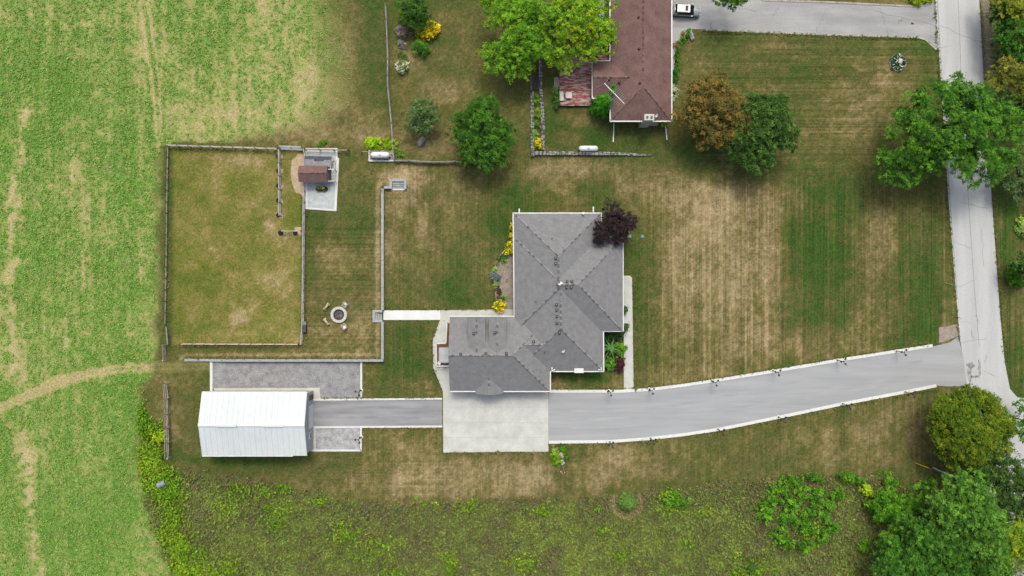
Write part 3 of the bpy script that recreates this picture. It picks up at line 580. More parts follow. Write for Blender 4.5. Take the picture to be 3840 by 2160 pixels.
for (px, py) in ((2070,894),(2009,1131),(2043,1320)):
    c = on_roof(px, py, hfun); MB().tube([c+Vector((0,0,-.2)), c+Vector((0,0,.4))], .08, 8).build('vent_pipe', M['black'], hr)
def dish(px, py, f, rad, par=None, name='satellite_dish', label=None, tilt=(.5, -.6)):
    c = on_roof(px, py, f); r = root(name, c, label, 'satellite dish')
    MB().tube([c+Vector((0,0,-.2)), c+Vector((0,0,.5)), c+Vector((.05,0,.6))], .035, 6).build('mount_arm', M['galv'], r)
    m = MB(); n = 14; t = Vector((tilt[0], tilt[1], 1)).normalized(); u = t.cross(Vector((0,1,0))); u.normalize(); v = t.cross(u); o = c + Vector((0,0,.65)); vv = [o]
    for i in (1, 2, 3):
        for k in range(n):
            a = 2*math.pi*k/n; rr = rad*i/3; vv.append(o + u*rr*math.cos(a) + v*rr*math.sin(a)*1.1 + t*(.12*(i/3)**2))
    ff = [(0, 1+k, 1+(k+1) % n) for k in range(n)] + [(1+i*n+k, 1+(i+1)*n+k, 1+(i+1)*n+(k+1) % n, 1+i*n+(k+1) % n) for i in range(2) for k in range(n)]
    m.add(vv, ff).build('reflector', M['white'], r, True)
    MB().tube([o - v*rad*.9, o + t*.4], .018, 5).build('feed_arm', M['galv'], r)
    return r
dish(2110, 1314, hfun, .3, label='small white satellite dish on the front slope of the grey roof')
dish(2187, 802, hfun, .22, label='small white satellite dish at the north eave of the grey house', tilt=(-.3, .5))
def floodlight(px, py, label, ang):
    c = on_roof(px, py, hfun); r = root('floodlight', c, label, 'floodlight', 'white floodlights at the corners of the grey roof')
    MB().tube([c+Vector((0,0,-.1)), c+Vector((0,0,.35))], .05, 6).build('post', M['white'], r)
    for s_ in (-1, 1):
        d = Vector((math.cos(ang+s_*.6), math.sin(ang+s_*.6), -.2)); MB().tube([c+Vector((0,0,.35)), c+Vector((0,0,.35))+d*.22, c+Vector((0,0,.35))+d*.5], [.05, .08, .14], 8).build('lamp_head', M['white'], r)
floodlight(2069, 1389, 'white floodlight at the inner eave corner above the garage apron', .9)
floodlight(2254, 1388, 'white floodlight at the south east eave corner by the planting bed', 2.3)
c = on_roof(2100, 1062, hfun); wv = root('weather_vane', c, 'white weather vane at the highest ridge of the grey roof', 'weather vane')
MB().tube([c, c+Vector((0,0,1.1))], .025, 6).build('rod', M['galv'], wv)
MB().bar(c+Vector((-.45,-.1,1.0)), c+Vector((.4,.1,1.0)), .05, .05).build('arrow', M['white'], wv)
MB().prism([(c.x-.45,c.y-.25),(c.x-.1,c.y-.05),(c.x+.05,c.y+.3),(c.x+.25,c.y+.05),(c.x+.5,c.y-.1),(c.x+.1,c.y-.15),(c.x-.1,c.y-.35)], c.z+1.08, c.z+1.12).build('figure', M['white'], wv)
q = HB[2]; xm = W(2167, 1393, 1.4).x; bw = MB().box(xm-.75, q[1]-.25, 1.2, xm+.75, q[1]+.5, 3.3).build('window', M['white'], hr)
MB().box(xm-.6, q[1]-.28, 1.3, xm+.6, q[1]-.24, 2.6).build('pane', M['glass'], bw)
q = HB[3]
for (x0, x1) in ((1720, 1790), (1800, 1870), (1905, 1970)):
    a, b = W(x0, 1467, 1.3), W(x1, 1467, 1.3); g = MB().box(a.x, q[1]+.38, .05, b.x, q[1]+.44, 2.35).build('garage_door', M['white'], hr)
    for zz in (.6, 1.2, 1.8): MB().box(a.x+.03, q[1]+.365, zz-.01, b.x-.03, q[1]+.382, zz+.01).build('groove', M['ventin'], g)
q = HB[1]
for y in (960, 1040, 1130, 1200):
    a = W(2336, y, 1.6); w_ = MB().box(q[2]-.5, a.y-.7, .9, q[2]-.41, a.y+.7, 2.3).build('window', M['white'], hr); MB().box(q[2]-.42, a.y-.6, 1.0, q[2]-.395, a.y+.6, 2.2).build('pane', M['glass'], w_)
# ------------------------------------------------------------------ side deck with hot tub
M['dkred'] = nmat('brown_deck_board', A(136,92,78), A(166,120,102), 2, .8, stretch=(.3,3,1)); M['tub'] = nmat('tub_cover_vinyl', A(186,190,194), A(200,204,207), .8, .5)
dk = root('side_deck', W(1662, 1330), 'small brown deck with white railing on the garage side of the grey house', 'deck')
MB().prism([(v.x, v.y) for v in PX([(1676,1212),(1700,1212),(1700,1372),(1637,1372),(1637,1290),(1674,1290)])], -.05, .42).build('frame', M['darkwood'], dk)
for k in range(14):
    x = 1638.5 + k*4.3; y0 = 1290 if x < 1674 else 1213
    piece('board', M['dkred'], dk, W(x, y0) + Vector((0,0,.46)), W(x, 1371) + Vector((0,0,.46)), .175, .05)
for k in range(10):
    y = 1214 + k*7.6; piece('step_board', M['dkred'], dk, W(1676, y) + Vector((0,0,.60)), W(1688, y) + Vector((0,0,.60)), .2, .05)
rail = [(1676,1210),(1672,1286),(1635,1288),(1636,1373),(1690,1373)]
for p, q in zip(rail[:-1], rail[1:]):
    a, b = W(*p, 1.4), W(*q, 1.4); piece('rail', M['white'], dk, a, b, .14, .08); piece('rail', M['white'], dk, Vector((a.x, a.y, .6)), Vector((b.x, b.y, .6)), .08, .06)
    n = max(2, int((b-a).length/1.2))
    for k in range(n+1):
        c = a.lerp(b, k/n); piece('post', M['white'], dk, (c.x, c.y, -.05), (c.x, c.y, 1.47), .13, .13)
ht = root('hot_tub', W(1668, 1331), 'hot tub with pale grey cover on the small brown deck', 'hot tub')
a, b = W(1647, 1359, 1.2), W(1695, 1304, 1.2)
MB().box(a.x, a.y, .48, b.x, b.y, 1.2).build('shell', M['siding'], ht)
for (y0, y1) in ((a.y-.03, (a.y+b.y)/2-.015), ((a.y+b.y)/2+.015, b.y+.03)): MB().box(a.x-.03, y0, 1.2, b.x, y1, 1.3).build('cover_panel', M['tub'], ht)
c = W(1647, 1362, 1.2); bt = root('bar_table', (c.x, c.y, .48), 'small square white topped table beside the hot tub', 'table')
MB().lathe((c.x, c.y, .48), [(.2,0),(.2,.03),(.03,.05),(.03,.68)], 8).build('leg', M['black'], bt)
MB().prism([(c.x+.36*math.cos(t+.4), c.y+.36*math.sin(t+.4)) for t in (0, math.pi/2, math.pi, 1.5*math.pi)], 1.16, 1.2).build('table_top', M['white'], bt)
c = W(1670, 1365, 1.2); gr = root('barbecue', (c.x, c.y, .48), 'dark covered barbecue on the deck between hot tub and railing', 'barbecue')
MB().box(c.x-.45, c.y-.25, .55, c.x+.45, c.y+.25, 1.05).build('cabinet', M['black'], gr); MB().tube([(c.x-.45,c.y,1.06),(c.x+.45,c.y,1.06)], .25, 10).build('lid', M['darkwood'], gr, True)
# ------------------------------------------------------------------ barn
EZ = 4.0
a, b = W(758, 1709, EZ), W(1150, 1471, EZ); x0, y0, x1, y1 = a.x, a.y, b.x, b.y; ym = (y0+y1)/2; ZR = EZ + 1.35
bn = root('barn', ((x0+x1)/2, ym, 0), 'long barn with ribbed white steel roof and grey walls', 'barn')
wx0, wx1, wy0, wy1 = x0+.15, x1-.05, y0+.3, y1-.3
MB().add([(wx0,wy0,-.1),(wx1,wy0,-.1),(wx1,wy1,-.1),(wx0,wy1,-.1),(wx0,wy0,EZ-.02),(wx1,wy0,EZ-.02),(wx1,wy1,EZ-.02),(wx0,wy1,EZ-.02),(wx0,ym,ZR-.08),(wx1,ym,ZR-.08)],
         [(0,1,5,4),(1,2,6,9,5),(2,3,7,6),(3,0,4,8,7),(3,2,1,0),(4,5,9,8),(6,7,8,9)]).build('wall', M['siding'], bn)
npan = 19; pw = (x1-x0)/npan
def panel_mesh(sgn):
    ye = y0 if sgn < 0 else y1; m = MB(); xs_ = [0]
    for k in range(3): xs_ += [pw/3*k+.08, pw/3*k+.10, pw/3*k+.15, pw/3*k+.17]
    xs_ += [pw-.02]; hs = [0] + [0, .04, .04, 0]*3 + [0]
    vv = []
    for x, h in zip(xs_, hs): vv += [(x, ye-ym, EZ-ZR+h), (x, 0, h)]
    n = len(xs_); m.add(vv, [(2*i, 2*i+2, 2*i+3, 2*i+1) if sgn < 0 else (2*i+1, 2*i+3, 2*i+2, 2*i) for i in range(n-1)])
    me = bpy.data.meshes.new('roof_panel'); me.from_pydata(m.v, [], m.f); me.materials.append(M['metal']); return me
for sgn in (-1, 1):
    me = panel_mesh(sgn)
    for k in range(npan):
        o = bpy.data.objects.new('roof_panel', me); C.objects.link(o); o.parent = bn; o.location = Vector((x0+k*pw, ym, ZR)) - org(bn)
MB().add([(x0-.05,ym-.25,ZR-.02),(x1+.05,ym-.25,ZR-.02),(x1+.05,ym,ZR+.1),(x0-.05,ym,ZR+.1),(x0-.05,ym+.25,ZR-.02),(x1+.05,ym+.25,ZR-.02)], [(0,1,2,3),(3,2,5,4)]).build('ridge_cap', M['metal'], bn)
for (p, q) in ((811, 886), (987, 1062)):
    a, b = W(p, 1598, ZR+.2), W(q, 1598, ZR+.2); MB().box(a.x, ym-.16, ZR+.0, b.x, ym+.16, ZR+.24).build('ridge_vent', M['metal'], bn)
for xe in (x0-.03, x1+.03):
    piece('barge_board', M['galv'] if xe < 0 and xe == x0-.03 else M['white'], bn, (xe, y0, EZ-.08), (xe, ym, ZR-.08), .05, .2); piece('barge_board', M['white'], bn, (xe, ym, ZR-.08), (xe, y1, EZ-.08), .05, .2)
piece('gutter', M['white'], bn, (x0, y0-.06, EZ-.05), (W(1098, 1709, EZ).x, y0-.06, EZ-.05), .14, .12); piece('gutter', M['white'], bn, (x0, y1+.06, EZ-.05), (x1, y1+.06, EZ-.05), .12, .12)
def yb(py, z): return W(1160, py, z).y
dd = MB().box(wx1, yb(1605, 1.6), .1, wx1+.05, yb(1520, 1.6), 2.9).build('overhead_door', M['white'], bn)
for zz in (.8, 1.5, 2.2): MB().box(wx1+.045, yb(1604, 1.6), zz-.012, wx1+.056, yb(1521, 1.6), zz+.012).build('groove', M['siding'], dd)
MB().box(wx1+.02, yb(1608, 1.6), 2.9, wx1+.1, yb(1517, 1.6), 3.1).build('door_trim', M['galv'], bn)
w_ = MB().box(wx1, yb(1645, 1.8), 1.3, wx1+.06, yb(1620, 1.8), 2.4).build('window', M['white'], bn); MB().box(wx1+.055, yb(1643, 1.8), 1.45, wx1+.072, yb(1622, 1.8), 2.25).build('pane', M['glass'], w_)
rec = MB().box(wx1-.02, yb(1502, 1.8), .05, wx1+.03, yb(1482, 1.8), 2.4).build('recess_shade_door', M['black'], bn); MB().box(wx1+.02, yb(1498, 1.8), .9, wx1+.05, yb(1496, 1.8), 1.1).build('handle', M['galv'], rec)  # flat black panel paints the darkness of the recessed entry
# ------------------------------------------------------------------ neighbour's house
nr = root('brown_roof_house', W(2400, 250), 'long bungalow with brown shingle roof and white eaves at the top', 'house')
NQ = []
for (p, q, z, pt, g) in (((2288,-210),(2518,453),HZ,.42,''), ((2222,229),(2430,368),HZ-.05,.42,'W')):
    a, b = W(p[0], q[1], HZ), W(q[0], p[1], HZ); NQ.append((a.x, a.y, b.x, b.y, z, pt, g))
def nfun(x, y): return max(hz_hip(*q, x, y) for q in NQ)
m = MB()
for i, q in enumerate(NQ): m.box(q[0]+.45, q[1]+.46+.02*i, -.1, q[2]-.45, q[3]-.46-.02*i, q[4]-.1)
m.build('wall', M['sofit'], nr)
BC = [cap_mesh(nmat('brown_cap_light', A(132,104,98), A(150,120,112), 3, .9)), cap_mesh(nmat('brown_cap_dark', A(104,80,78), A(126,98,94), 3, .9))]
for q in NQ:
    m, ln = hipbox(*q); r = m.build('roof', M['bshingle'], nr); caps(r, ln, nfun, .5, BC, .3)
def ngut(p, q): return piece('gutter', M['white'], nr, W(*p, HZ)+Vector((0,0,-.02)), W(*q, HZ)+Vector((0,0,-.02)), .18, .2)
for p, q in (((2287,-150),(2287,226)),((2287,370),(2288,456)),((2286,455),(2521,455)),((2519,-150),(2519,455)),((2221,228),(2289,228)),((2221,228),(2221,369)),((2221,369),(2290,369))): ngut(p, q)
for (px, py) in ((2395,65),(2397,183),(2400,312),(2284,298),(2300,100),(2322,310)):
    if px == 2300: continue
    c = on_roof(px, py, nfun); v = MB().lathe((c.x, c.y, c.z-.1), [(.22,0),(.22,.2),(.12,.3)], 10).build('roof_vent', M['black'], nr)
c = W(2430, 448, 4.2)
ch = MB().box(c.x-.75, c.y-.35, -.05, c.x+.75, c.y+.55, 5.2).build('chimney', M['sofit'], nr)
MB().box(c.x-.8, c.y-.4, 5.2, c.x+.8, c.y+.6, 5.32).build('chimney_crown', M['conc'], ch)
for s_ in (-.35, .35): MB().lathe((c.x+s_, c.y+.1, 5.3), [(.18,0),(.18,.25),(.13,.25),(.13,.1)], 12).build('flue', M['ventin'], ch)
MB().box(W(2405,466).x, W(2405,472).y, -.05, W(2462,466).x, W(2405,452).y, 1.0).build('chimney_base', M['sofit'], nr)
for (p, q) in (((2302,461),(2299,533)), ((2493,459),(2501,525))):
    piece('downspout_extension', M['white'], nr, W(*p)+Vector((0,0,.12)), W(*q)+Vector((0,0,.08)), .16, .12)
dish(2457, 436, nfun, .27, label='small white satellite dish beside the chimney of the brown roof')
# back deck
M['deck'] = nmat('worn_red_paint', A(172,90,84), A(208,196,188), 2.6, .85, stretch=(.35,1.6,1), ramp=(.46, .58), detail=7)
M['deckw'] = nmat('weathered_board', A(190,150,138), A(214,196,186), 2, .9)
bd = root('back_deck', W(2160, 300), 'deck of worn red painted boards behind the brown roofed house', 'deck')
a, b = W(2099, 396, .6), W(2226, 200, .6); MB().box(a.x, a.y, -.05, b.x, b.y, .52).build('frame', M['darkwood'], bd)
n = 58
for k in range(n):
    y = b.y + (a.y-b.y)*(k+.5)/n
    x_m = b.x if y < W(0, 232, .6).y else W(2290, 0, .6).x
    piece('board', M['deck'], bd, (a.x, y, .56), (x_m, y, .56), abs(a.y-b.y)/n*.93, .05)
for k in range(4): piece('step_board', M['deckw'], bd, W(2080+k*5, 291)+Vector((0,0,.12+.1*k)), W(2080+k*5, 328)+Vector((0,0,.12+.1*k)), .2, .05)
for p, q in (((2097,205),(2097,288)),((2097,330),(2099,396)),((2099,391),(2222,391))):
    A0, B0 = W(*p, 1.5), W(*q, 1.5); piece('rail', M['darkwood'], bd, A0, B0, .07, .07); n = max(2, int((B0-A0).length/1.3))
    for k in range(n+1): c = A0.lerp(B0, k/n); piece('post', M['darkwood'], bd, (c.x, c.y, .3), (c.x, c.y, 1.52), .08, .08)
bc = root('deck_bench', W(2108, 359, .6), 'grey slatted bench at the edge of the worn red deck', 'bench')
for k in range(4): piece('slat', M['galv'], bc, W(2102+k*3.2, 343, 1.0), W(2102+k*3.2, 377, 1.0), .11, .04)
piece('backrest', M['galv'], bc, W(2099.5, 343, 1.25), W(2099.5, 377, 1.25), .05, .4)
for y in (346, 374): piece('leg', M['darkwood'], bc, W(2108, y, .58), W(2108, y, .98), .4, .06)
ft = root('patio_table', W(2133, 357, .6), 'low rounded white patio table on the red deck', 'table')
c = W(2133, 357, 1.0); pts = []
for (sx, sy, a0) in ((1,1,0),(-1,1,90),(-1,-1,180),(1,-1,270)):
    for t in range(4): an = math.radians(a0+t*30); pts.append((c.x+sx*.33+.2*math.cos(an), c.y+sy*.33+.2*math.sin(an)))
MB().prism(pts, 1.02, 1.1).build('table_top', nmat('pale_table', A(226,210,208), A(236,224,222), 2, .6), ft)
MB().lathe((c.x, c.y, .58), [(.35,0),(.2,.2),(.2,.45)], 10).build('pedestal', M['siding'], ft)
c = W(2224, 216, .5); ac = root('white_box', (c.x, c.y, 0), 'white square box beside the red steps behind the bungalow', 'utility box')
MB().box(c.x-.35, c.y-.35, -.02, c.x+.35, c.y+.35, .8).build('cabinet', M['white'], ac); MB().lathe((c.x, c.y, .8), [(.26,0),(.24,.04)], 14).build('grille', M['siding'], ac)
# antenna on a mast behind the cedars
c = Vector((W(2270, 428).x, W(2270, 428).y, 0)); an = root('television_antenna', c, 'tall television antenna mast with long boom beside the brown roof', 'antenna')
for k in range(3):
    t = 2.1*k; MB().tube([c+Vector((.18*math.cos(t), .18*math.sin(t), 0)), c+Vector((.12*math.cos(t), .12*math.sin(t), 9.6))], .025, 5).build('mast_leg', M['galv'], an)
for k in range(24):
    z = .4*k; t = 2.1*(k % 3); MB().tube([c+Vector((.17*math.cos(t), .17*math.sin(t), z)), c+Vector((.17*math.cos(t+2.1), .17*math.sin(t+2.1), z+.4))], .012, 4).build('brace', M['galv'], an)
p0, p1 = W(2341, 389, 10), W(2266, 312, 10); MB().bar(p0, p1, .11, .08).build('boom', M['galv'], an)
d = (p1-p0).normalized(); u = Vector((-d.y, d.x, 0))
for k, ln in enumerate((.9,.9,1.0,1.0,1.1,1.1,1.2,1.3)):
    q = p0.lerp(p1, .12+.07*k); MB().tube([q-u*ln, q+u*ln], .022, 4).build('element', M['galv'], an)
for s_, e in ((1, (2236,327)), (-1, (2285,290))): MB().tube([p1.lerp(p0, .03), W(*e, 10)], .022, 4).build('element', M['galv'], an)

# ================================================================== retaining wall, steps
M['block'] = nmat('grey_wall_block', A(168,171,172), A(192,194,194), 1.4, .9, speck=A(150,152,152), sscale=5, samt=.4)
M['blockd'] = nmat('wall_face_block', A(140,142,142), A(166,168,167), 1.4, .9)
M['rail_w'] = nmat('silvered_rail', A(170,165,160), A(208,202,196), 2, .8, stretch=(.5,.5,1)); M['rail_b'] = nmat('brown_rail', A(150,128,116), A(184,164,150), 2, .8)
M['rail_g'] = nmat('grey_cedar_rail', A(138,136,132), A(176,173,168), 1.5, .9); M['post_b'] = nmat('brown_post', A(112,84,72), A(140,108,94), 2, .85); M['post_c'] = nmat('pale_post', A(206,196,180), A(226,218,204), 2, .8)
M['tan_rail'] = nmat('tan_board', A(206,180,160), A(226,206,190), 2, .8)
rw = root('retaining_wall', W(1437, 1350), 'long grey block retaining wall around the raised fire pit lawn', 'wall')
def wallrun(par, pts, w=.42, cap=.62, h=None, mat=None, cmat=None):
    for p, q in zip(pts[:-1], pts[1:]):
        d = math.hypot(q[0]-p[0], q[1]-p[1])*S; n = max(1, int(d/cap))
        hs = [(max(gz(*[p[i]+(q[i]-p[i])*t for i in (0, 1)]), .05) if h is None else h) for t in (0, .5, 1)]
        a, b = W(*p), W(*q); hm = max(hs)
        for k in range(n):
            t0, t1 = k/n, (k+1)/n; x0, y0 = p[0]+(q[0]-p[0])*t0, p[1]+(q[1]-p[1])*t0; x1, y1 = p[0]+(q[0]-p[0])*t1, p[1]+(q[1]-p[1])*t1
            z = max(.12, .65*float(sst(690, 900, (x0+x1)/2))) if h is None else h
            A0, B0 = W(x0, y0), W(x1, y1); e = (B0-A0).normalized()*.008
            piece('cap_block', cmat or M['block'], par, A0+e+Vector((0,0,z+.04)), B0-e+Vector((0,0,z+.04)), w*rc.uniform(.97, 1.03), .1+rc.uniform(0, .01))
            piece('wall_block', mat or M['blockd'], par, A0+e+Vector((0,0,z/2-.06)), B0-e+Vector((0,0,z/2-.06)), w*.9, z+.1)
wallrun(rw, [(693,1350),(1441,1350)]); wallrun(rw, [(1437,1345),(1437,1206)]); wallrun(rw, [(1437,1203),(1405,1203)]); wallrun(rw, [(1405,1208),(1405,1162)]); wallrun(rw, [(1409,1166),(1437,1166)]); wallrun(rw, [(1437,1162),(1437,709)]); wallrun(rw, [(1442,705),(1467,705)]); wallrun(rw, [(1468,710),(1468,675)]); wallrun(rw, [(1473,677),(1519,677)]); wallrun(rw, [(1522,673),(1522,711)])
for k in range(3): piece('step', M['block'], rw, W(1412+k*8.5, 1170)+Vector((0,0,.42-.15*k)), W(1412+k*8.5, 1200)+Vector((0,0,.42-.15*k)), .36, .16)
for k in range(4): piece('step', M['block'], rw, W(1473, 683+k*7)+Vector((0,0,.5-.13*k)), W(1517, 683+k*7)+Vector((0,0,.5-.13*k)), .28, .15)
piece('step', M['kerb'], rw, W(1466, 709)+Vector((0,0,.06)), W(1524, 709)+Vector((0,0,.06)), .42, .12)

# ================================================================== fences
def fence(name, label, pts, step, hts, pmat, rmat, ph=1.45, pw=.13, rw_=.12, rh=.1, jit=0.0, cat='fence', side=0.0, posts=True):
    f = root(name, G(*pts[0]), label, cat)
    for p, q in zip(pts[:-1], pts[1:]):
        n = max(1, round(math.hypot(q[0]-p[0], q[1]-p[1])/step))
        pp = [(p[0]+(q[0]-p[0])*k/n + (rc.uniform(-jit, jit) if 0 < k < n else 0), p[1]+(q[1]-p[1])*k/n + (rc.uniform(-jit, jit) if 0 < k < n else 0)) for k in range(n+1)]
        for k in range(n+1):
            if posts and (k < n or q == pts[-1]): g = G(*pp[k]); piece('post', pmat, f, g+Vector((0,0,-.1)), g+Vector((0,0,ph+rc.uniform(-.05,.05))), pw, pw)
            if k < n:
                for z in hts:
                    u = Vector((-(q[1]-p[1]), -(q[0]-p[0]), 0)); u.normalize(); sft = u*side
                    piece('rail', rmat, f, G(*pp[k], z)+sft, G(*pp[k+1], z+rc.uniform(-jit, jit)*.01)+sft, rw_*rc.uniform(.85,1.1), rh)
    return f
PT0 = fence('paddock_fence', 'pale two rail paddock fence along the top of the mown paddock', [(635,549),(1048,562)], 42, (.75, 1.3), M['post_b'], M['rail_w'], rw_=.14, rh=.09)
fence('paddock_fence', 'thin post and rail fence between paddock and green field', [(635,549),(631,800),(629,1000),(625,1215)], 44, (.55,), M['post_b'], M['rail_g'], pw=.09, rw_=.12, ph=1.3)
fence('paddock_fence', 'tan board fence along the bottom of the paddock', [(690,1288),(1128,1289)], 44, (.5, 1.25), M['post_b'], M['tan_rail'], rw_=.13, ph=1.35)
fence('paddock_fence', 'long grey double rail fence between paddock and fire pit lawn', [(1147,600),(1145,800),(1143,1000),(1141,1215),(1137,1288)], 44, (.5, 1.25), M['post_c'], M['rail_w'], rw_=.15, ph=1.35)
for k, s_ in ((0, .22),): pass
f = fence('tyre_fence', 'short grey rail fence with black tyres hung along it', [(1054,565),(1056,812)], 50, (.6, 1.1, 1.3), M['post_b'], M['rail_w'], rw_=.15)
f = fence('tyre_fence', 'single rail stub fence with two black tyres at its foot', [(1060,868),(1136,868)], 60, (1.1,), M['post_b'], M['rail_w'], rw_=.14)
M['tyre'] = nmat('black_rubber', A(34,34,35), A(52,52,53), 4, .8); M['tyre_in'] = nmat('tyre_dirt', A(110,104,98), A(140,134,126), 4, .9)
def tyre(px, py, label, tilt=0, z=.16, rad=.36):
    g = G(px, py, z); t = root('tyre', g, label, 'tyre', 'old black tyres along the paddock rails')
    m = MB(); n, k = 18, 8
    vv = [(g.x+(rad-.13+.13*math.cos(b))*math.cos(a), g.y+(rad-.13+.13*math.cos(b))*math.sin(a), g.z+.13*math.sin(b)) for a in [2*math.pi*i/n for i in range(n)] for b in [2*math.pi*j/k for j in range(k)]]
    ff = [(i*k+j, ((i+1) % n)*k+j, ((i+1) % n)*k+(j+1) % k, i*k+(j+1) % k) for i in range(n) for j in range(k)]
    m.add(vv, ff).build('tread', M['tyre'], t, True); MB().lathe((g.x, g.y, g.z-.1), [(rad-.2,0),(rad-.22,.06)], 14).build('hub', M['tyre'], t)
    return t
for k, (y, w_) in enumerate(((586, 'topmost tyre by the white gate on the grey rail fence'), (640, 'second black tyre from the top on the grey rail fence'), (696, 'third black tyre from the top on the grey rail fence'), (751, 'fourth black tyre from the top on the grey rail fence'), (807, 'lowest black tyre at the end of the grey rail fence'))):
    tyre(1043 + (1 if k else 2), y, w_)
tyre(1053, 873, 'black tyre at the free end of the single rail stub', rad=.42); tyre(1108, 873, 'black tyre near the long fence under the single rail stub', rad=.4)
# white gates at the paddock corner
def pipe_gate(name, label, p, q, mat, bars=5, h=1.3, z0=.15, lean=0.0, cat='gate', rad=.035):
    A0, B0 = G(*p), G(*q); r = root(name, A0, label, cat); d = (B0-A0).normalized(); u = Vector((-d.y, d.x, 0))
    for k in range(bars):
        z = z0 + (h-z0)*k/(bars-1); s_ = u*(lean*k/(bars-1)); MB().tube([A0+s_+Vector((0,0,z)), B0+s_+Vector((0,0,z))], rad, 6).build('bar', mat, r)
    for c in (A0, (A0+B0)/2, B0): MB().tube([c+Vector((0,0,z0)), c+u*lean+Vector((0,0,h))], rad*1.1, 6).build('upright', mat, r)
    return r
M['wgate'] = nmat('white_gate_paint', A(222,226,230), A(240,242,244), 1, .5)
pipe_gate('white_gate', 'white paddock gate beside the small brown roofed shed', (1056,561), (1136,564), M['wgate'], 6, 1.35, lean=.35, rad=.05)
pipe_gate('white_gate', 'short white gate panel at the corner of the shed yard', (1140,566), (1146,594), M['wgate'], 6, 1.35, lean=.3, rad=.05)
pipe_gate('steel_gate', 'grey tubular steel gate leaning outward on the field fence', (623,1226), (628,1290), M['galv'], 5, 1.4, lean=.75, rad=.05)
fence('rail_gate', 'bundle of weathered rails beside the steel gate on the field fence', [(624,1293),(625,1350)], 60, (.3, .6, .9, 1.2), M['post_c'], M['rail_b'], rw_=.1, side=.0)
rf = fence('rail_fence', 'weathered brown rail fence between the field and the barn', [(634,1434),(637,1490),(637,1548),(638,1600),(640,1655),(641,1713)], 60, (), M['post_c'], M['rail_b'], pw=.14, ph=1.3)
pts = [(634,1434),(637,1490),(637,1548),(638,1600),(640,1655),(641,1713)]
for p, q in zip(pts[:-1], pts[1:]):
    for k, (dx, z) in enumerate(((-5,.5),(-1,.75),(3,1.0),(-8,1.2),(0,1.3))): piece('rail', M['rail_b'] if k % 2 else M['rail_g'], rf, G(p[0]+dx+rc.uniform(-2,2), p[1], z), G(q[0]+dx+rc.uniform(-2,2), q[1], z+rc.uniform(-.08,.08)), .1, .09)
    piece('cross_bar', M['post_b'], rf, G(p[0]-9, p[1], 1.35), G(p[0]+7, p[1], 1.35), .12, .1)
cedar = [(1449,28),(1452,80),(1455,150),(1458,228),(1457,290),(1458,335),(1465,400),(1471,465),(1476,540),(1480,600)]
f = fence('cedar_rail_fence', 'crooked grey cedar rail fence running down the left of the garden', cedar, 70, (.4, .75, 1.1), M['rail_g'], M['rail_g'], pw=.12, ph=1.35, rw_=.16, rh=.12, jit=1.5)
f = fence('cedar_rail_fence', 'grey cedar rail fence ending under the large green tree', [(1484,606),(1536,606),(1592,610),(1650,611),(1706,609),(1760,612),(1834,614)], 58, (.35, .7, 1.05), M['rail_g'], M['rail_g'], pw=.12, ph=1.3, rw_=.15, rh=.12, jit=2)
fence('board_fence', 'low brown board fence behind the shed yard', [(1150,564),(1310,567)], 54, (.7, 1.2), M['post_b'], M['rail_b'], rw_=.12)
fence('board_fence', 'short brown board fence stub behind the gravel tank bed', [(1358,572),(1478,574)], 54, (.9,), M['post_b'], M['rail_b'], rw_=.12, ph=1.1)
# ------------------------------------------------------------------ shed yard
struct('shed_pad_edge', MB().prism([(v.x, v.y) for v in PX([(1146,556),(1266,556),(1266,592),(1272,593),(1262,792),(1146,784)])], -.1, .09), M['kerb'])
struct('shed_pad', MB().prism([(v.x, v.y) for v in PX([(1152,562),(1260,562),(1260,598),(1262,600),(1254,785),(1154,778)])], -.1, .1), M['limest'])
sr = root('shed', W(1180, 655), 'small shed with brown shingle roof on a white edged pad', 'shed')
sz = 2.3; a, b = W(1121, 682, sz), W(1228, 621, sz)
MB().box(a.x+.25, a.y+.2, 0, b.x-.25, b.y-.2, sz).build('wall', M['white'], sr)
m, ln = hipbox(a.x, a.y, b.x, b.y, sz, .55, 'WE', .12); r = m.build('roof', M['bshingle'], sr)
caps(r, ln, lambda x, y: -1, .45, BC, .3)
MB().box(b.x-.26, (a.y+b.y)/2-.5, .1, b.x-.2, (a.y+b.y)/2+.5, 2.0).build('door', M['white'], sr)
M['mat1'] = nmat('grey_roof_felt', A(128,128,134), A(160,160,164), 1.2, .9, speck=A(110,110,118), sscale=5, samt=.5); M['mat2'] = nmat('dark_rubber_mat', A(72,73,82), A(98,99,108), 2, .85)
lt = root('lean_to', W(1190, 605), 'low lean-to with grey felt roof and dark mats behind the shed', 'lean-to')
a, b = W(1140, 626, 1.7), W(1242, 584, 1.7)
MB().add([(a.x,a.y,1.9),(b.x,a.y,1.9),(b.x,b.y,1.5),(a.x,b.y,1.5),(a.x,a.y,1.8),(b.x,a.y,1.8),(b.x,b.y,1.4),(a.x,b.y,1.4)], [(0,1,2,3),(7,6,5,4),(0,4,5,1),(1,5,6,2),(2,6,7,3),(3,7,4,0)]).build('roof', M['mat1'], lt)
for (x0, x1, y0, y1) in ((1143,1178,584,597),(1178,1215,586,605),(1215,1242,588,600)):
    p0, p1 = W(x0, y1, 1.6), W(x1, y0, 1.6); t = lambda y: 1.9 - .4*(y-a.y)/(b.y-a.y)
    MB().add([(p0.x,p0.y,t(p0.y)+.02),(p1.x,p0.y,t(p0.y)+.02),(p1.x,p1.y,t(p1.y)+.02),(p0.x,p1.y,t(p1.y)+.02)], [(0,1,2,3)]).build('rubber_mat', M['mat2'], lt)
for x in (a.x+.1, b.x-.1):
    for y, z in ((a.y+.1, 1.85), (b.y-.1, 1.45)): piece('post', M['white'], lt, (x, y, .05), (x, y, z), .1, .1)
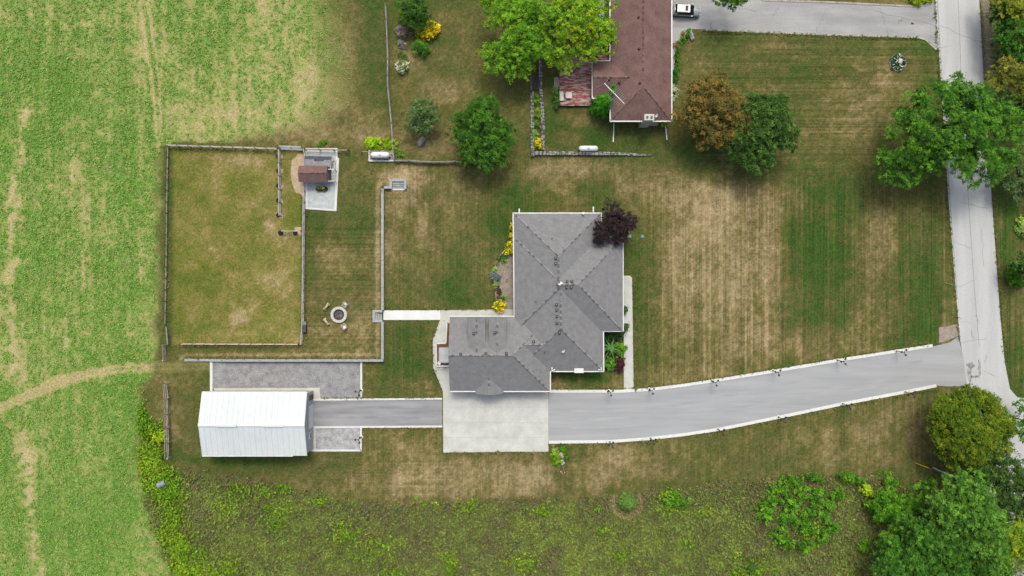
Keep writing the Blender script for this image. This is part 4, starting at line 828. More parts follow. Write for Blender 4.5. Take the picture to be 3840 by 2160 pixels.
pf = root('play_platform', W(1246, 655), 'white framed play platform with dark floor and ladder beside the shed', 'play platform')
a, b = W(1232, 681, 1.3), W(1256, 637, 1.3)
MB().box(a.x, a.y, 1.2, b.x-.35, b.y, 1.28).build('floor', M['black'], pf)
for y in (a.y, b.y): piece('rail', M['white'], pf, (a.x, y, 1.9), (b.x, y, 1.9), .1, .08)
for x in (b.x-.3, b.x): piece('rail', M['white'], pf, (x, a.y, 1.9), (x, b.y, 1.9), .08, .08)
for x in (a.x, b.x):
    for y in (a.y, b.y): piece('post', M['white'], pf, (x, y, .05), (x, y, 1.95), .1, .1)
p0, p1 = W(1246, 634, 1.3), W(1252, 600, .2)
for s_ in (-.28, .28): piece('ladder_side', M['white'], pf, (p0.x+s_, p0.y, 1.25), (p1.x+s_, p1.y, .1), .07, .1)
for k in range(6): t = (k+.5)/6; c = Vector((p0.x+(p1.x-p0.x)*t, p0.y+(p1.y-p0.y)*t, 1.28-1.13*t)); piece('tread', M['rail_w'], pf, c-Vector((.28,0,0)), c+Vector((.28,0,0)), .14, .04)
piece('handrail', M['white'], pf, W(1241, 600, 1.0), W(1240, 634, 2.0), .06, .06); piece('handrail', M['rail_w'], pf, W(1262, 602, 1.0), W(1256, 634, 2.0), .06, .06)
# propane tanks
def tank(name, px0, px1, py, dia, label):
    c0, c1 = W(px0, py, .7), W(px1, py, .7); r_ = dia/2; zc = .25 + r_ + (.26 if px0 < 1500 else 0); t = root(name, ((c0.x+c1.x)/2, c0.y, 0), label, 'propane tank', 'white propane tanks')
    m = MB(); prof = [(-r_*.98, .12), (-r_*.9, .42), (-r_*.65, .74), (-r_*.3, .94), (0, 1.0)]; n = 20; pts = [(c0.x+r_+u, r_*v) for u, v in prof] + [(c1.x-r_-u, r_*v) for u, v in prof[::-1]]; vv = []; ff = []
    for (x, rr) in pts:
        for k in range(n): vv.append((x, c0.y+rr*math.cos(2*math.pi*k/n), zc+rr*math.sin(2*math.pi*k/n)))
    for i in range(len(pts)-1):
        for k in range(n): ff.append((i*n+k, (i+1)*n+k, (i+1)*n+(k+1) % n, i*n+(k+1) % n))
    ff += [tuple(range(n)), tuple(len(vv)-1-k for k in range(n))]; m.add(vv, ff).build('vessel', M['white'], t, True)
    cx = (c0.x+c1.x)/2; MB().lathe((cx, c0.y, zc+r_-.03), [(.2,0),(.2,.1),(.16,.16),(.05,.18)], 12).build('valve_dome', M['white'], t, True)
    for x in (c0.x+.7, c1.x-.7): MB().box(x-.12, c0.y-.3, 0, x+.12, c0.y+.3, zc-r_+.12).build('foot', M['conc'], t)
tank('propane_tank', 1391, 1463, 583, 1.05, 'white propane tank on the gravel bed by the cedar fence')
tank('propane_tank', 2170, 2243, 557, .95, 'white propane tank beside the low stone wall')
struct('tank_bed', MB().prism([(v.x, v.y) for v in PX([(1388,564),(1476,564),(1477,602),(1388,602)])], -.1, .28), nmat('salt_pepper_gravel', A(70,70,72), A(215,213,210), 5, .9, ramp=(.4,.6)))
kerb('tank_bed_edging', [(1386,562),(1386,604),(1479,604)], .22, M['kerb'], .32)
# fire pit, log benches, chairs
g = G(1272, 1180); fp = root('fire_pit', g, 'round stone fire pit ring on the raised lawn', 'fire pit')
M['ringst'] = nmat('pale_ring_stone', A(206,202,196), A(226,223,218), 3, .85); M['ash'] = nmat('ash_and_char', A(70,60,58), A(160,154,152), 4, .95, ramp=(.4,.66))
n = 18; me = None
for k in range(n):
    a0, a1 = 2*math.pi*k/n+.012, 2*math.pi*(k+1)/n-.012; r0, r1 = .93, 1.38; mb = MB(); pts = []
    for t in (0, .5, 1): an_ = a0+(a1-a0)*t; pts.append((g.x+r1*math.cos(an_), g.y+r1*math.sin(an_)))
    for t in (1, .5, 0): an_ = a0+(a1-a0)*t; pts.append((g.x+r0*math.cos(an_), g.y+r0*math.sin(an_)))
    mb.prism(pts, g.z-.05, g.z+.36+rc.uniform(-.01,.01)).build('ring_stone', M['ringst'], fp)
MB().lathe((g.x, g.y, g.z-.05), [(.92,.0),(.92,.40),(.84,.40),(.84,.2)], 24).build('steel_insert', M['darkwood'], fp)
MB().lathe((g.x, g.y, g.z-.05), [(.84,.0),(.84,.16),(.4,.22)], 20).build('ash', M['ash'], fp)
for k in range(5): an_ = rc.uniform(0, 6.3); c = g+Vector((.3*math.cos(an_), .3*math.sin(an_), .22)); MB().tube([c-Vector((.35*math.cos(an_+1), .35*math.sin(an_+1), 0)), c+Vector((.35*math.cos(an_+1), .35*math.sin(an_+1), .08))], .06, 6).build('charred_log', M['tyre'] if k % 2 else M['ventin'], fp)
M['log'] = nmat('peeled_log', A(190,172,140), A(216,202,172), 2, .8, stretch=(1,1,1))
for (p, q, lb) in (((1217,1162),(1234,1139),'peeled log bench upper left of the fire pit'), ((1217,1195),(1234,1218),'peeled log bench lower left of the fire pit')):
    A0, B0 = G(*p), G(*q); b_ = root('log_bench', (A0+B0)/2, lb, 'bench', 'log benches at the fire pit'); d = (B0-A0).normalized(); u = Vector((-d.y, d.x, 0))
    MB().tube([A0+Vector((0,0,.42)), B0+Vector((0,0,.42))], .2, 10).build('seat', M['log'], b_, True)
    for c in (A0+d*.12, B0-d*.12): MB().tube([c-u*.3+Vector((0,0,.13)), c+u*.3+Vector((0,0,.13))], .14, 8).build('cradle', M['log'], b_, True)
M['chair'] = nmat('weathered_chair_wood', A(170,160,146), A(200,190,176), 2, .8)
def adirondack(px, py, ang, label):
    g = G(px, py); r = root('garden_chair', g, label, 'chair', 'wooden chairs at the fire pit'); f = Vector((math.cos(ang), math.sin(ang), 0)); u = Vector((-f.y, f.x, 0))
    for k in range(5): d = .38-.17*k; piece('seat_slat', M['chair'], r, g+f*d-u*.3+Vector((0,0,.36+.1*d)), g+f*d+u*.3+Vector((0,0,.36+.1*d)), .13, .03)
    for k in range(5): s_ = (k-2)*.13; piece('back_slat', M['chair'], r, g-f*.32+u*s_+Vector((0,0,.3)), g-f*.62+u*s_*1.15+Vector((0,0,1.02-abs(k-2)*.05)), .11, .03)
    for s_ in (-.36, .36):
        piece('armrest', M['chair'], r, g+f*.42+u*s_+Vector((0,0,.56)), g-f*.45+u*s_+Vector((0,0,.58)), .13, .03); piece('leg', M['chair'], r, g+f*.38+u*s_, g+f*.38+u*s_+Vector((0,0,.55)), .09, .05); piece('leg', M['chair'], r, g-f*.5+u*s_, g+f*.3+u*s_+Vector((0,0,.34)), .05, .1)
    piece('cushion', M['white'], r, g-f*.42+Vector((0,0,.5)), g-f*.02+Vector((0,0,.46)), .42, .1)
adirondack(1296, 1143, math.radians(238), 'wooden chair with white cushion upper right of the fire pit'); adirondack(1292, 1222, math.radians(122), 'wooden chair with white cushion lower right of the fire pit')
c = G(1142, 1232); bx_ = root('feed_box', c, 'dark lidded feed box beside the long grey paddock fence', 'box')
MB().box(c.x-.3, c.y-.5, c.z, c.x+.45, c.y+.6, c.z+.9).build('bin', M['darkwood'], bx_); MB().box(c.x-.34, c.y-.54, c.z+.9, c.x+.5, c.y+.64, c.z+1.0).build('lid', M['mat2'], bx_)
MB().box(c.x+.0, c.y+.66, c.z+.3, c.x+.45, c.y+1.2, c.z+.7).build('side_tray', M['rail_g'], bx_)

# ================================================================== driveway lamps
M['lamp'] = nmat('black_lamp_metal', A(46,46,48), A(58,58,60), 2, .45); M['lens'] = nmat('frosted_glass', A(206,206,200), A(222,222,216), 2, .3)
def lamp_proto(yaw):
    r = root('driveway_lamp', (0,0,0), 'x', 'lamp', 'black three head lamps')
    MB().lathe((0,0,0), [(.27,-.1),(.27,.13),(.24,.14)], 16).build('footing', M['kerb'], r)
    MB().lathe((0,0,.12), [(.11,0),(.11,.12),(.07,.2),(.055,1.0),(.05,2.35),(.07,2.4)], 10).build('post', M['lamp'], r, True)
    for k in range(3):
        a = yaw + 2*math.pi*k/3; d = Vector((math.cos(a), math.sin(a), 0))
        arm = MB().tube([Vector((0,0,2.2)), d*.2+Vector((0,0,2.36)), d*.48+Vector((0,0,2.3))], .035, 6).build('arm', M['lamp'], r)
        hd = MB().lathe(d*.48+Vector((0,0,2.22)), [(.06,0),(.1,.05),(.13,.3),(.17,.31),(.16,.36),(.04,.46),(.02,.52)], 12).build('lamp_head', M['lamp'], r)
        MB().lathe(d*.48+Vector((0,0,2.27)), [(.108,0),(.138,.24)], 12).build('glass', M['lens'], hd)
    return r
LP = lamp_proto(.9)
LAMPS = [(2282,1464,'lamp nearest the house on the upper driveway kerb'),(2434,1458,'second lamp from the house on the upper driveway kerb'),(2668,1427,'third lamp from the house on the upper driveway kerb'),(2897,1390,'fourth lamp from the house on the upper driveway kerb'),(3138,1350,'fifth lamp from the house on the upper driveway kerb'),(3360,1316,'lamp nearest the road on the upper driveway kerb'),
 (2286,1656,'lamp nearest the house on the lower driveway kerb'),(2439,1642,'second lamp from the house on the lower driveway kerb'),(2691,1608,'third lamp from the house on the lower driveway kerb'),(2918,1563,'fourth lamp from the house on the lower driveway kerb'),(3158,1513,'fifth lamp from the house on the lower driveway kerb'),(3392,1469,'lamp nearest the road on the lower driveway kerb'),(1356,1463,'lamp at the corner of the gravel yard above the barn lane'),(1356,1638,'lamp at the edge of the small gravel bay below the barn lane')]
for i, (px, py, lb) in enumerate(LAMPS):
    o = LP if i == 0 else copy_tree(LP); o.location = W(px, py); o['label'] = 'black three head ' + lb; o.rotation_euler = (0, 0, rc.uniform(-.25, .25) + (2.0 if px < 2000 else 0))

# ================================================================== car
def car():
    g = W(2576, 37, 0); g = Vector((W(2576, 38, .9).x, W(2576, 38, .9).y, 0)); r = root('parked_car', (0,0,0), 'silver sport utility car with sunroof parked on the upper driveway', 'car')
    silver = nmat('silver_paint', A(172,178,182), A(182,188,192), .5, .3, spec=.5, metal=.15); roofm = nmat('pale_roof_paint', A(214,216,220), A(226,228,231), .5, .2, spec=.6); dark = nmat('dark_glass', A(18,20,24), A(24,26,30), 1, .25, spec=.15); trim = nmat('black_trim', A(36,36,38), A(44,44,46), 2, .6)
    # x along car, sections: (x, half width, z low, z belt)
    sec = [(-2.33,.62,.42,.80),(-2.25,.82,.34,.98),(-2.0,.91,.30,1.04),(-1.2,.93,.28,1.04),(0,.93,.28,1.02),(.9,.93,.28,1.02),(1.3,.92,.28,1.00),(1.9,.88,.30,.92),(2.2,.76,.36,.82),(2.33,.55,.44,.70)]
    m = MB(); vv = []
    for (x, w, zl, zb) in sec: vv += [(x,-w*.92,zl),(x,-w,zl+.18),(x,-w,zb-.22),(x,-w*.93,zb),(x,0,zb+.05),(x,w*.93,zb),(x,w,zb-.22),(x,w,zl+.18),(x,w*.92,zl)]
    ff = [(i*9+j, (i+1)*9+j, (i+1)*9+j+1, i*9+j+1) for i in range(len(sec)-1) for j in range(8)] + [(i*9, i*9+8, (i+1)*9+8, (i+1)*9) for i in range(len(sec)-1)] + [tuple(range(8,-1,-1)), tuple((len(sec)-1)*9+k for k in range(9))]
    ff = [tuple(reversed(f)) for f in ff]
    m.add(vv, ff).build('body', silver, r, True)
    # cabin: bottom at the belt, top at the roof
    bt = [(-2.0,.82),(-1.6,.86),(.55,.86),(1.2,.80)]; tp = [(-1.72,.64),(-1.5,.68),(.05,.68),(.35,.64)]
    b = [(x,s_*w,1.0) for x, w in bt for s_ in (-1,1)]; t = [(x,s_*w,1.62) for x, w in tp for s_ in (-1,1)]
    for s_ in (0, 1):
        ids = [b[2+s_], b[4+s_], t[4+s_], t[2+s_]]; MB().add(ids, [(0,1,2,3)]).build('side_window', dark, r)
        MB().add([b[0+s_], b[2+s_], t[2+s_], t[0+s_]], [(0,1,2,3)]).build('pillar', silver, r); MB().add([b[4+s_], b[6+s_], t[6+s_], t[4+s_]], [(0,1,2,3)]).build('pillar', trim, r)
    MB().add([b[6], b[7], t[7], t[6]], [(0,1,2,3)]).build('windscreen', dark, r); MB().add([b[1], b[0], t[0], t[1]], [(0,1,2,3)]).build('rear_window', dark, r)
    rp = [(-1.78,.55),(-1.72,.65),(-1.5,.70),(.05,.70),(.33,.65),(.38,.5)]; MB().prism([(x,-w) for x, w in rp]+[(x,w) for x, w in rp[::-1]], 1.6, 1.66).build('roof', roofm, r)
    MB().box(-.42, -.42, 1.655, .02, .42, 1.672).build('sunroof', dark, r)
    for s_ in (-1, 1):
        MB().tube([(-1.6,s_*.66,1.67),(-1.5,s_*.66,1.72),(-.1,s_*.66,1.72),(.0,s_*.66,1.67)], .02, 5).build('roof_rail', trim, r)
        MB().box(.72, s_*.93, 1.0, .92, s_*1.12, 1.14).build('mirror', silver, r); MB().box(2.12, s_*.45, .68, 2.26, s_*.74, .84).build('headlight', M['lens'], r); MB().box(-2.3, s_*.6, .82, -2.2, s_*.86, 1.0).build('tail_light', nmat('red_lens', A(150,30,30), A(160,36,36), 1, .3), r)
        MB().box(-1.9, s_*.9, .26, 1.95, s_*.945, .42).build('sill', trim, r)
        for x in (-1.4, 1.42):
            w = MB(); n = 18; prof = [(.30,-.11),(.345,-.09),(.345,.09),(.30,.11)]; vv = []
            for (rr, yy_) in prof:
                for k in range(n): vv.append((x+rr*math.cos(2*math.pi*k/n), s_*.85+yy_, .345+rr*math.sin(2*math.pi*k/n)))
            w.add(vv, [(i*n+k, i*n+(k+1) % n, (i+1)*n+(k+1) % n, (i+1)*n+k) for i in range(3) for k in range(n)] + [tuple(range(n)), tuple(3*n+n-1-k for k in range(n))]); wh = w.build('wheel', M['tyre'], r, True)
            MB().add([(x+.22*math.cos(2*math.pi*k/10), s_*.965, .345+.22*math.sin(2*math.pi*k/10)) for k in range(10)], [tuple(range(10))]).build('rim', M['galv'], wh)
    MB().box(-2.37, -.5, .35, -2.28, .5, .5).build('bumper', trim, r)
    for s_ in (-1, 1): MB().bar((1.25, s_*.42, 1.055), (2.0, s_*.36, .965), .03, .03).build('bonnet_crease', silver, r)
    r.location = g; r.rotation_euler = (0, 0, math.radians(-3)); return r
car()

# ================================================================== stone walls and rocks
def rock_mesh(seed, mat, flat=.7):
    bm = bmesh.new(); bmesh.ops.create_icosphere(bm, subdivisions=2, radius=.5); r = random.Random(seed)
    ax_ = [Vector((r.gauss(0,1), r.gauss(0,1), r.gauss(0,1))).normalized() for _ in range(7)]
    for v in bm.verts:
        for d in ax_:
            k = v.co.dot(d) - .33
            if k > 0: v.co -= d*k*.85
        v.co *= 1 + r.uniform(-.05, .05)
    me = bpy.data.meshes.new('stone'); bm.to_mesh(me); bm.free(); me.materials.append(mat); return me
M['stone'] = nmat('grey_fieldstone', A(128,126,124), A(186,184,180), 2.2, .9, speck=A(208,206,202), sscale=4, samt=.5, bump=.5); M['stoned'] = nmat('dark_fieldstone', A(92,91,90), A(140,138,136), 2.2, .9, bump=.5); M['rockp'] = nmat('pinkish_boulder', A(160,150,146), A(196,186,182), 3, .9, bump=.5); M['rockw'] = nmat('pale_boulder', A(196,192,186), A(232,230,226), 3, .85, bump=.4)
RM = [rock_mesh(k, M['stone']) for k in range(4)] + [rock_mesh(k+9, M['stoned']) for k in range(2)]
def stone_obj(name, me, par, loc, sc, rz):
    o = bpy.data.objects.new(name, me); C.objects.link(o)
    if par is not None: o.parent = par; o.location = Vector(loc) - org(par)
    else: o.location = loc
    o.scale = sc; o.rotation_euler = (0, 0, rz); return o
def stonewall(label, pts, w=.6, h=.55, taper=False):
    r = root('stone_wall', W(*pts[0]), label, 'stone wall'); ln = sum(math.hypot(q[0]-p[0], q[1]-p[1]) for p, q in zip(pts[:-1], pts[1:]))*S; acc = 0
    for p, q in zip(pts[:-1], pts[1:]):
        A0, B0 = W(*p), W(*q); d = (B0-A0); L_ = d.length; d.normalize(); t = 0
        while t < L_:
            s_ = rc.uniform(.4, .75); f = 1 - (max(0, (acc+t)/ln-.6)/.4*.55 if taper else 0); c = A0 + d*(t+s_/2); u = Vector((-d.y, d.x, 0))
            for e in (-.24, .24): stone_obj('stone', rc.choice(RM), r, c+u*e*w*1.1*f+Vector((0,0,h*f/2)), (s_*1.35, w*.8*f, h*1.25*f), math.atan2(d.y, d.x)+rc.uniform(-.15,.15))
            t += s_
        acc += L_
    return r
stonewall('grey stone wall left of the long flower bed', [(1995,345),(1996,460),(1997,582)], .5)
stonewall('grey stone wall right of the long flower bed', [(2026,205),(2027,335),(2033,400),(2036,480),(2035,560)], .5)
stonewall('low stone wall below the white propane tank, tapering to the right', [(1992,577),(2120,577),(2300,578),(2430,582)], .55, taper=True)
st = root('timber_steps', W(2010, 315), 'dark timber steps at the head of the long flower bed', 'steps')
for k in range(5): piece('step', M['darkwood'], st, W(1994, 297+k*9)+Vector((0,0,.4-.07*k)), W(2026, 297+k*9)+Vector((0,0,.4-.07*k)), .38, .14)
for x in (1992, 2028): piece('stringer', M['stoned'], st, W(x, 290)+Vector((0,0,.35)), W(x, 342)+Vector((0,0,.2)), .3, .4)
bd_ = bpy.data.objects.new('boulder', rock_mesh(31, M['rockp'])); C.objects.link(bd_); bd_.location = W(1582, 533)+Vector((0,0,.35)); bd_.scale = (1.15, 1.95, 1.2); bd_.rotation_euler = (0,0,math.radians(-28)); tag(bd_, 'pinkish grey boulder lying on the lawn below the grey green tree', 'boulder')
for i, (px, py, sx, sy, lb) in enumerate(((2591,132,.9,1.2,'upper grey boulder in the rockery by the upper driveway'),(2595,146,.8,1.0,'lower grey boulder in the rockery by the upper driveway'),(2588,119,.6,.7,'small grey boulder at the driveway end of the rockery'))):
    o = bpy.data.objects.new('boulder', rock_mesh(40+i, M['stone'])); C.objects.link(o); o.location = W(px, py)+Vector((0,0,.2)); o.scale = (sx, sy, .8); tag(o, lb, 'boulder', 'boulders of the small rockery')
# circular bed with boulder
cb = root('round_flower_bed', W(3366, 236), 'round flower bed ringed with stone on the upper front lawn', 'flower bed'); c = W(3366, 236)
for k in range(30): a = 2*math.pi*k/30; stone_obj('edging_stone', RM[k % 4], cb, c+Vector((1.36*math.cos(a), 1.36*math.sin(a), .06)), (.3,.24,.25), a+1.57)
MB().lathe(c, [(1.3,-.05),(1.3,.05),(.8,.12)], 24).build('soil', M['soil'], cb)
o = bpy.data.objects.new('boulder', rock_mesh(50, M['rockw'])); C.objects.link(o); o.location = c+Vector((.25,.1,.35)); o.scale = (.95,1.2,.9); tag(o, 'pale boulder in the middle of the round flower bed', 'boulder')
# flag pole bed
o = bpy.data.objects.new('boulder', rock_mesh(51, M['rockp'])); C.objects.link(o); o.location = W(2104, 1705)+Vector((0,0,.35)); o.scale = (1.0,1.5,1.0); o.rotation_euler = (0,0,.5); tag(o, 'grey white boulder between the plants at the garage apron corner', 'boulder')
for k, (px, py, s_) in enumerate(((2107,1727,.5),(2112,1735,.45),(2108,1740,.4),(2104,1712,.45),(2078,1686,.5),(2090,1694,.5))):
    o = bpy.data.objects.new('rock', rock_mesh(52+k, M['rockw'])); C.objects.link(o); o.location = W(px, py)+Vector((0,0,.12)); o.scale = (s_*1.2,s_,s_); tag(o, ('larger white rock beside the lime grass above the flagpole','white rock nearest the big leaved plant above the flagpole','white rock touching the foot of the flagpole','white rock against the middle of the grey white boulder','white rock closest to the garage apron corner','white rock between the dry brown stems and the grey white boulder')[k], 'rock', 'white rocks around the flag pole')
p = W(2108, 1741); fl = root('flagpole', p, 'slender white flagpole with limp red and white flag by the garage apron', 'flagpole')
MB().tube([p, p+Vector((0,0,5.2))], [.05,.03], 8).build('pole', M['galv'], fl); MB().lathe(p+Vector((0,0,5.2)), [(.02,0),(.06,.05),(.06,.1),(.01,.15)], 8).build('finial', M['white'], fl)
rm = nmat('red_flag_cloth', A(196,40,60), A(206,50,70), 2, .8)
m = MB(); vv = []; n = 9
def flag_part(x0, x1, mat, name):
    vv = []; 
    for i in range(n+1):
        t = x0+(x1-x0)*i/n
        for z in (5.05, 4.75, 4.4, 4.1): vv.append((p.x-.05-.75*t, p.y-.05-.22*math.sin(t*7)-.3*t, z-.25*t))
    MB().add(vv, [(i*4+j, (i+1)*4+j, (i+1)*4+j+1, i*4+j+1) for i in range(n) for j in range(3)]).build(name, mat, fl)
flag_part(0, .25, rm, 'flag_band'); flag_part(.25, .75, M['white'], 'flag_field'); flag_part(.75, 1, rm, 'flag_band')
# leaf shaped emblem on the white field
cz, cx_ = 4.45, p.x-.05-.75*.5
em = [(0,.16),(.04,.08),(.12,.1),(.09,.02),(.13,-.03),(.03,-.07),(0,-.16),(-.03,-.07),(-.13,-.03),(-.09,.02),(-.12,.1),(-.04,.08)]
MB().add([(cx_+u, p.y-.05-.22*math.sin(3.5)-.3*.5-.03, cz+v) for u, v in em], [tuple(range(12))]).build('flag_emblem', rm, fl)
# septic lids
M['teal'] = nmat('teal_plastic', A(104,152,160), A(124,170,178), 3, .6)
for (px, lb) in ((2362, 'teal round tank lid under the edge of the purple tree'), (2409, 'teal round tank lid on the dry grass spot')):
    c = W(px, 887); t = root('tank_lid', c, lb, 'lid', 'teal tank lids'); MB().lathe(c, [(.3,-.05),(.3,.1),(.26,.14)], 20).build('rim', M['teal'], t); MB().lathe(c+Vector((0,0,.12)), [(.2,0),(.18,.06),(.05,.07)], 14).build('cap', M['teal'], t)
# culvert pipe roll in the weeds
c = W(611, 1812)+Vector((0,0,.55)); cp = root('pipe_coil', c-Vector((0,0,.55)), 'grey corrugated pipe standing in the lime weeds at the field edge', 'pipe'); d = Vector((.72,.35,-.1)).normalized()
pts = []; rad = []
for k in range(17): pts.append(c-d*.45+Vector((0,0,.3))+d*(1.3*k/16)); rad.append(.5 if k % 2 else .45)
MB().tube(pts, rad, 16).build('shell', nmat('blue_grey_plastic', A(140,152,162), A(170,180,188), 2, .5), cp); e = pts[0]-d*.012
MB().tube([e, e+d*.02], .24, 14).build('opening', M['black'], cp)
# utility pole with guy wire
b = W(3500, 1755); po = root('utility_pole', b, 'grey utility pole with guy wire at the edge of the trees', 'utility pole'); M['pole'] = nmat('silver_pole_wood', A(170,174,178), A(200,204,207), 1, .8)
MB().tube([b+Vector((0,0,-.2)), b+Vector((0,0,8.6))], [.17,.11], 10).build('pole', M['pole'], po)
MB().bar(b+Vector((-.2,.9,8.2)), b+Vector((.2,-.9,8.2)), .1, .12).build('cross_arm', M['pole'], po)
for s_ in (-.8,-.3,.3,.8): MB().lathe(b+Vector((-.2*s_,.9*s_,8.26)), [(.04,0),(.06,.05),(.03,.14)], 8).build('insulator', M['white'], po)
gy_ = W(3432, 1736); tp = b+Vector((0,0,8)); MB().tube([gy_, tp], .012, 4).build('guy_wire', M['galv'], po); dd_ = (tp-gy_).normalized(); MB().tube([gy_+dd_*.1, gy_+dd_*2.4], .06, 8).build('guy_guard', nmat('yellow_plastic', A(236,206,40), A(244,214,50), 1, .5), po)
# mailbox
c = W(3737, 137); mbx = root('mailbox', c, 'dark mailbox with white front and red flag at the roadside hedge', 'mailbox')
MB().tube([c, c+Vector((0,0,1.1))], .06, 6).build('post', M['darkwood'], mbx); MB().box(c.x-.2, c.y-.45, 1.1, c.x+.2, c.y+.3, 1.45).build('box', M['black'], mbx); MB().box(c.x-.3, c.y+.02, 1.452, c.x+.3, c.y+.24, 1.47).build('number_plate', M['white'], mbx); MB().box(c.x-.34, c.y-.5, 1.2, c.x-.22, c.y-.2, 1.44).build('flag', rm, mbx)
# planter tub
c = W(1206, 708, .4); pl = root('planter_tub', (c.x, c.y, .1), 'long black planter tub of flowers on the shed pad', 'planter')
def capsule(L, r, n=8): return [(c.x+L+r*math.cos(t), c.y+r*math.sin(t)) for t in [(-.5+k/n)*math.pi for k in range(n+1)]] + [(c.x-L+r*math.cos(t), c.y+r*math.sin(t)) for t in [(.5+k/n)*math.pi for k in range(n+1)]]
MB().prism(capsule(.62, .38), .1, .5).build('tub', M['black'], pl); MB().prism(capsule(.6, .32), .45, .515).build('soil', M['soil'], pl)

# ================================================================== vegetation
M['bark'] = nmat('grey_brown_bark', A(84,74,64), A(116,104,92), 3, .95)
def pal(*cs): return np.array([LC(*c) for c in cs])
GAIN = 1.48
def crown(name, parent, lobes, palette, leaf=.24, cr=.6, dens=1.0, seed=0, rag=.2, up=.8, deep=.35, gain=GAIN, mat=None, flat=.55, asp=.6):
    """lobes: (x, y, z, rx, ry, rz) in world metres; returns one foliage mesh made of leaf sprays"""
    r = np.random.RandomState(seed); P, Nn, U, Cc, Ls = [], [], [], [], []; o3 = org(parent)
    for li, (lx, ly, lz, rx, ry, rz) in enumerate(lobes):
        m = max(3, int(rx*ry/(cr*cr)*2.0*dens)); th = r.rand(m)*2*np.pi; rr = np.sqrt(r.rand(m))
        ph = r.rand(6)*6.28; edge = 1 + rag*(np.sin(3*th+ph[0])*.4 + np.sin(5*th+ph[1])*.35 + np.sin(9*th+ph[2])*.3 + np.sin(14*th+ph[3])*.25)
        hz = np.sqrt(np.clip(1-rr**2, 0, 1)); dp = np.where(r.rand(m) < deep, -r.rand(m)*.9, r.normal(0, .22, m))
        cx = lx + rx*rr*edge*np.cos(th); cy = ly + ry*rr*edge*np.sin(th); cz = lz + rz*(hz + dp) - rz*.25*rr
        cz = np.maximum(cz, .12)
        dr = np.stack([rr*np.cos(th), rr*np.sin(th), hz*.8+.15], -1); dr /= np.linalg.norm(dr, axis=1, keepdims=True)
        k = max(6, int(cr*cr*3.14/(leaf*leaf*asp*.5)*1.15)); n = m*k
        base = np.repeat(np.stack([cx, cy, cz], -1), k, 0); d = np.repeat(dr, k, 0); s_ = np.repeat(cr*(.65+.6*r.rand(m)), k)
        of = r.normal(0, .5, (n, 3))*s_[:, None]; of[:, 2] *= flat; of += d*np.abs(r.normal(0, .35, n))[:, None]*s_[:, None]
        P.append(base+of); Nn.append(d*.5 + np.array([0, 0, up]) + r.normal(0, .42, (n, 3))); U.append(d*.9 + r.normal(0, .6, (n, 3)))
        ci = r.randint(0, len(palette), m); c = palette[ci]*(.78+.44*r.rand(m, 1))*(.78+.44*r.rand()); c = np.repeat(c, k, 0)*(.72+.56*r.rand(n, 1)); c[:, 2] *= .82; Cc.append(c*gain); Ls.append(leaf*(.7+.6*r.rand(n)))
    P = np.concatenate(P); P[:, 2] = np.maximum(P[:, 2], .04); L_ = np.concatenate(Ls)
    P = P - np.array(o3)
    me = qmesh(name, quads(P, np.concatenate(Nn), np.concatenate(U), L_, L_*asp), np.concatenate(Cc), mat or LEAF)
    o = bpy.data.objects.new(name, me); C.objects.link(o); o.parent = parent; return o
def tree(label, lobes, palette, cat='tree', name='tree', base=None, seed=1, leaf=.22, cr=.36, dens=.8, trunk=.22, group=None, limbs=True, bough=1.15, bfill=2.9, **kw):
    """lobes in photo pixels: (px, py, r or (rx, ry), zc, rz)"""
    LW = []
    for (px, py, rr, zc, rz) in lobes:
        rx, ry = rr if isinstance(rr, tuple) else (rr, rr); v = W(px, py, zc); f = S*(H-zc)/H; LW.append((v.x, v.y, zc, rx*f, ry*f, rz))
    wsum = sum(l[3]*l[4] for l in LW); bx = sum(l[0]*l[3]*l[4] for l in LW)/wsum; by = sum(l[1]*l[3]*l[4] for l in LW)/wsum
    if base: bx, by = W(*base).x, W(*base).y
    t = root(name, (bx, by, 0), label, cat, group); r = random.Random(seed); zt = max(l[2] for l in LW)
    m = MB(); z1 = zt*.55; m.tube([(bx,by,-.1),(bx+.05,by,z1*.5),(bx+.1,by-.05,z1),(bx+.05,by,zt*.95)], [trunk*1.25, trunk, trunk*.8, trunk*.25], 8)
    if limbs:
        for l in LW:
            for k in range(max(2, int(l[3]*1.2))):
                a = r.uniform(0, 6.28); e = r.uniform(.45, .85); q = Vector((l[0]+l[3]*e*math.cos(a), l[1]+l[4]*e*math.sin(a), l[2]+l[5]*.25)); s0 = Vector((bx+.05, by, zt*r.uniform(.35,.75))); mid = s0.lerp(q, .5)+Vector((0,0,.3))
                m.tube([s0, mid, q], [trunk*.42, trunk*.26, trunk*.08], 5)
    m.build('trunk' if cat == 'tree' else 'stem', M['bark'], t)
    if limbs and bough:                                              # a crown is many domed boughs with gaps between them
        rb = np.random.RandomState(seed+500); BB = []
        for (lx, ly, lz, rx, ry, rz) in LW:
            for _ in range(max(4, int(rx*ry/(bough*bough)*bfill))):
                a = rb.rand()*6.283; q = math.sqrt(rb.rand())*1.0; b_ = bough*(.65+.6*rb.rand()); hz_ = math.sqrt(1-q*q)
                BB.append((lx+rx*q*math.cos(a), ly+ry*q*math.sin(a), max(.5, lz+rz*hz_*(.55+.45*rb.rand())-.3*rz*q), b_*.95, b_*.95, b_*.75))
        LW = BB
    crown('crown' if cat == 'tree' else 'foliage', t, LW, palette, leaf, cr, dens, seed, **kw); return t
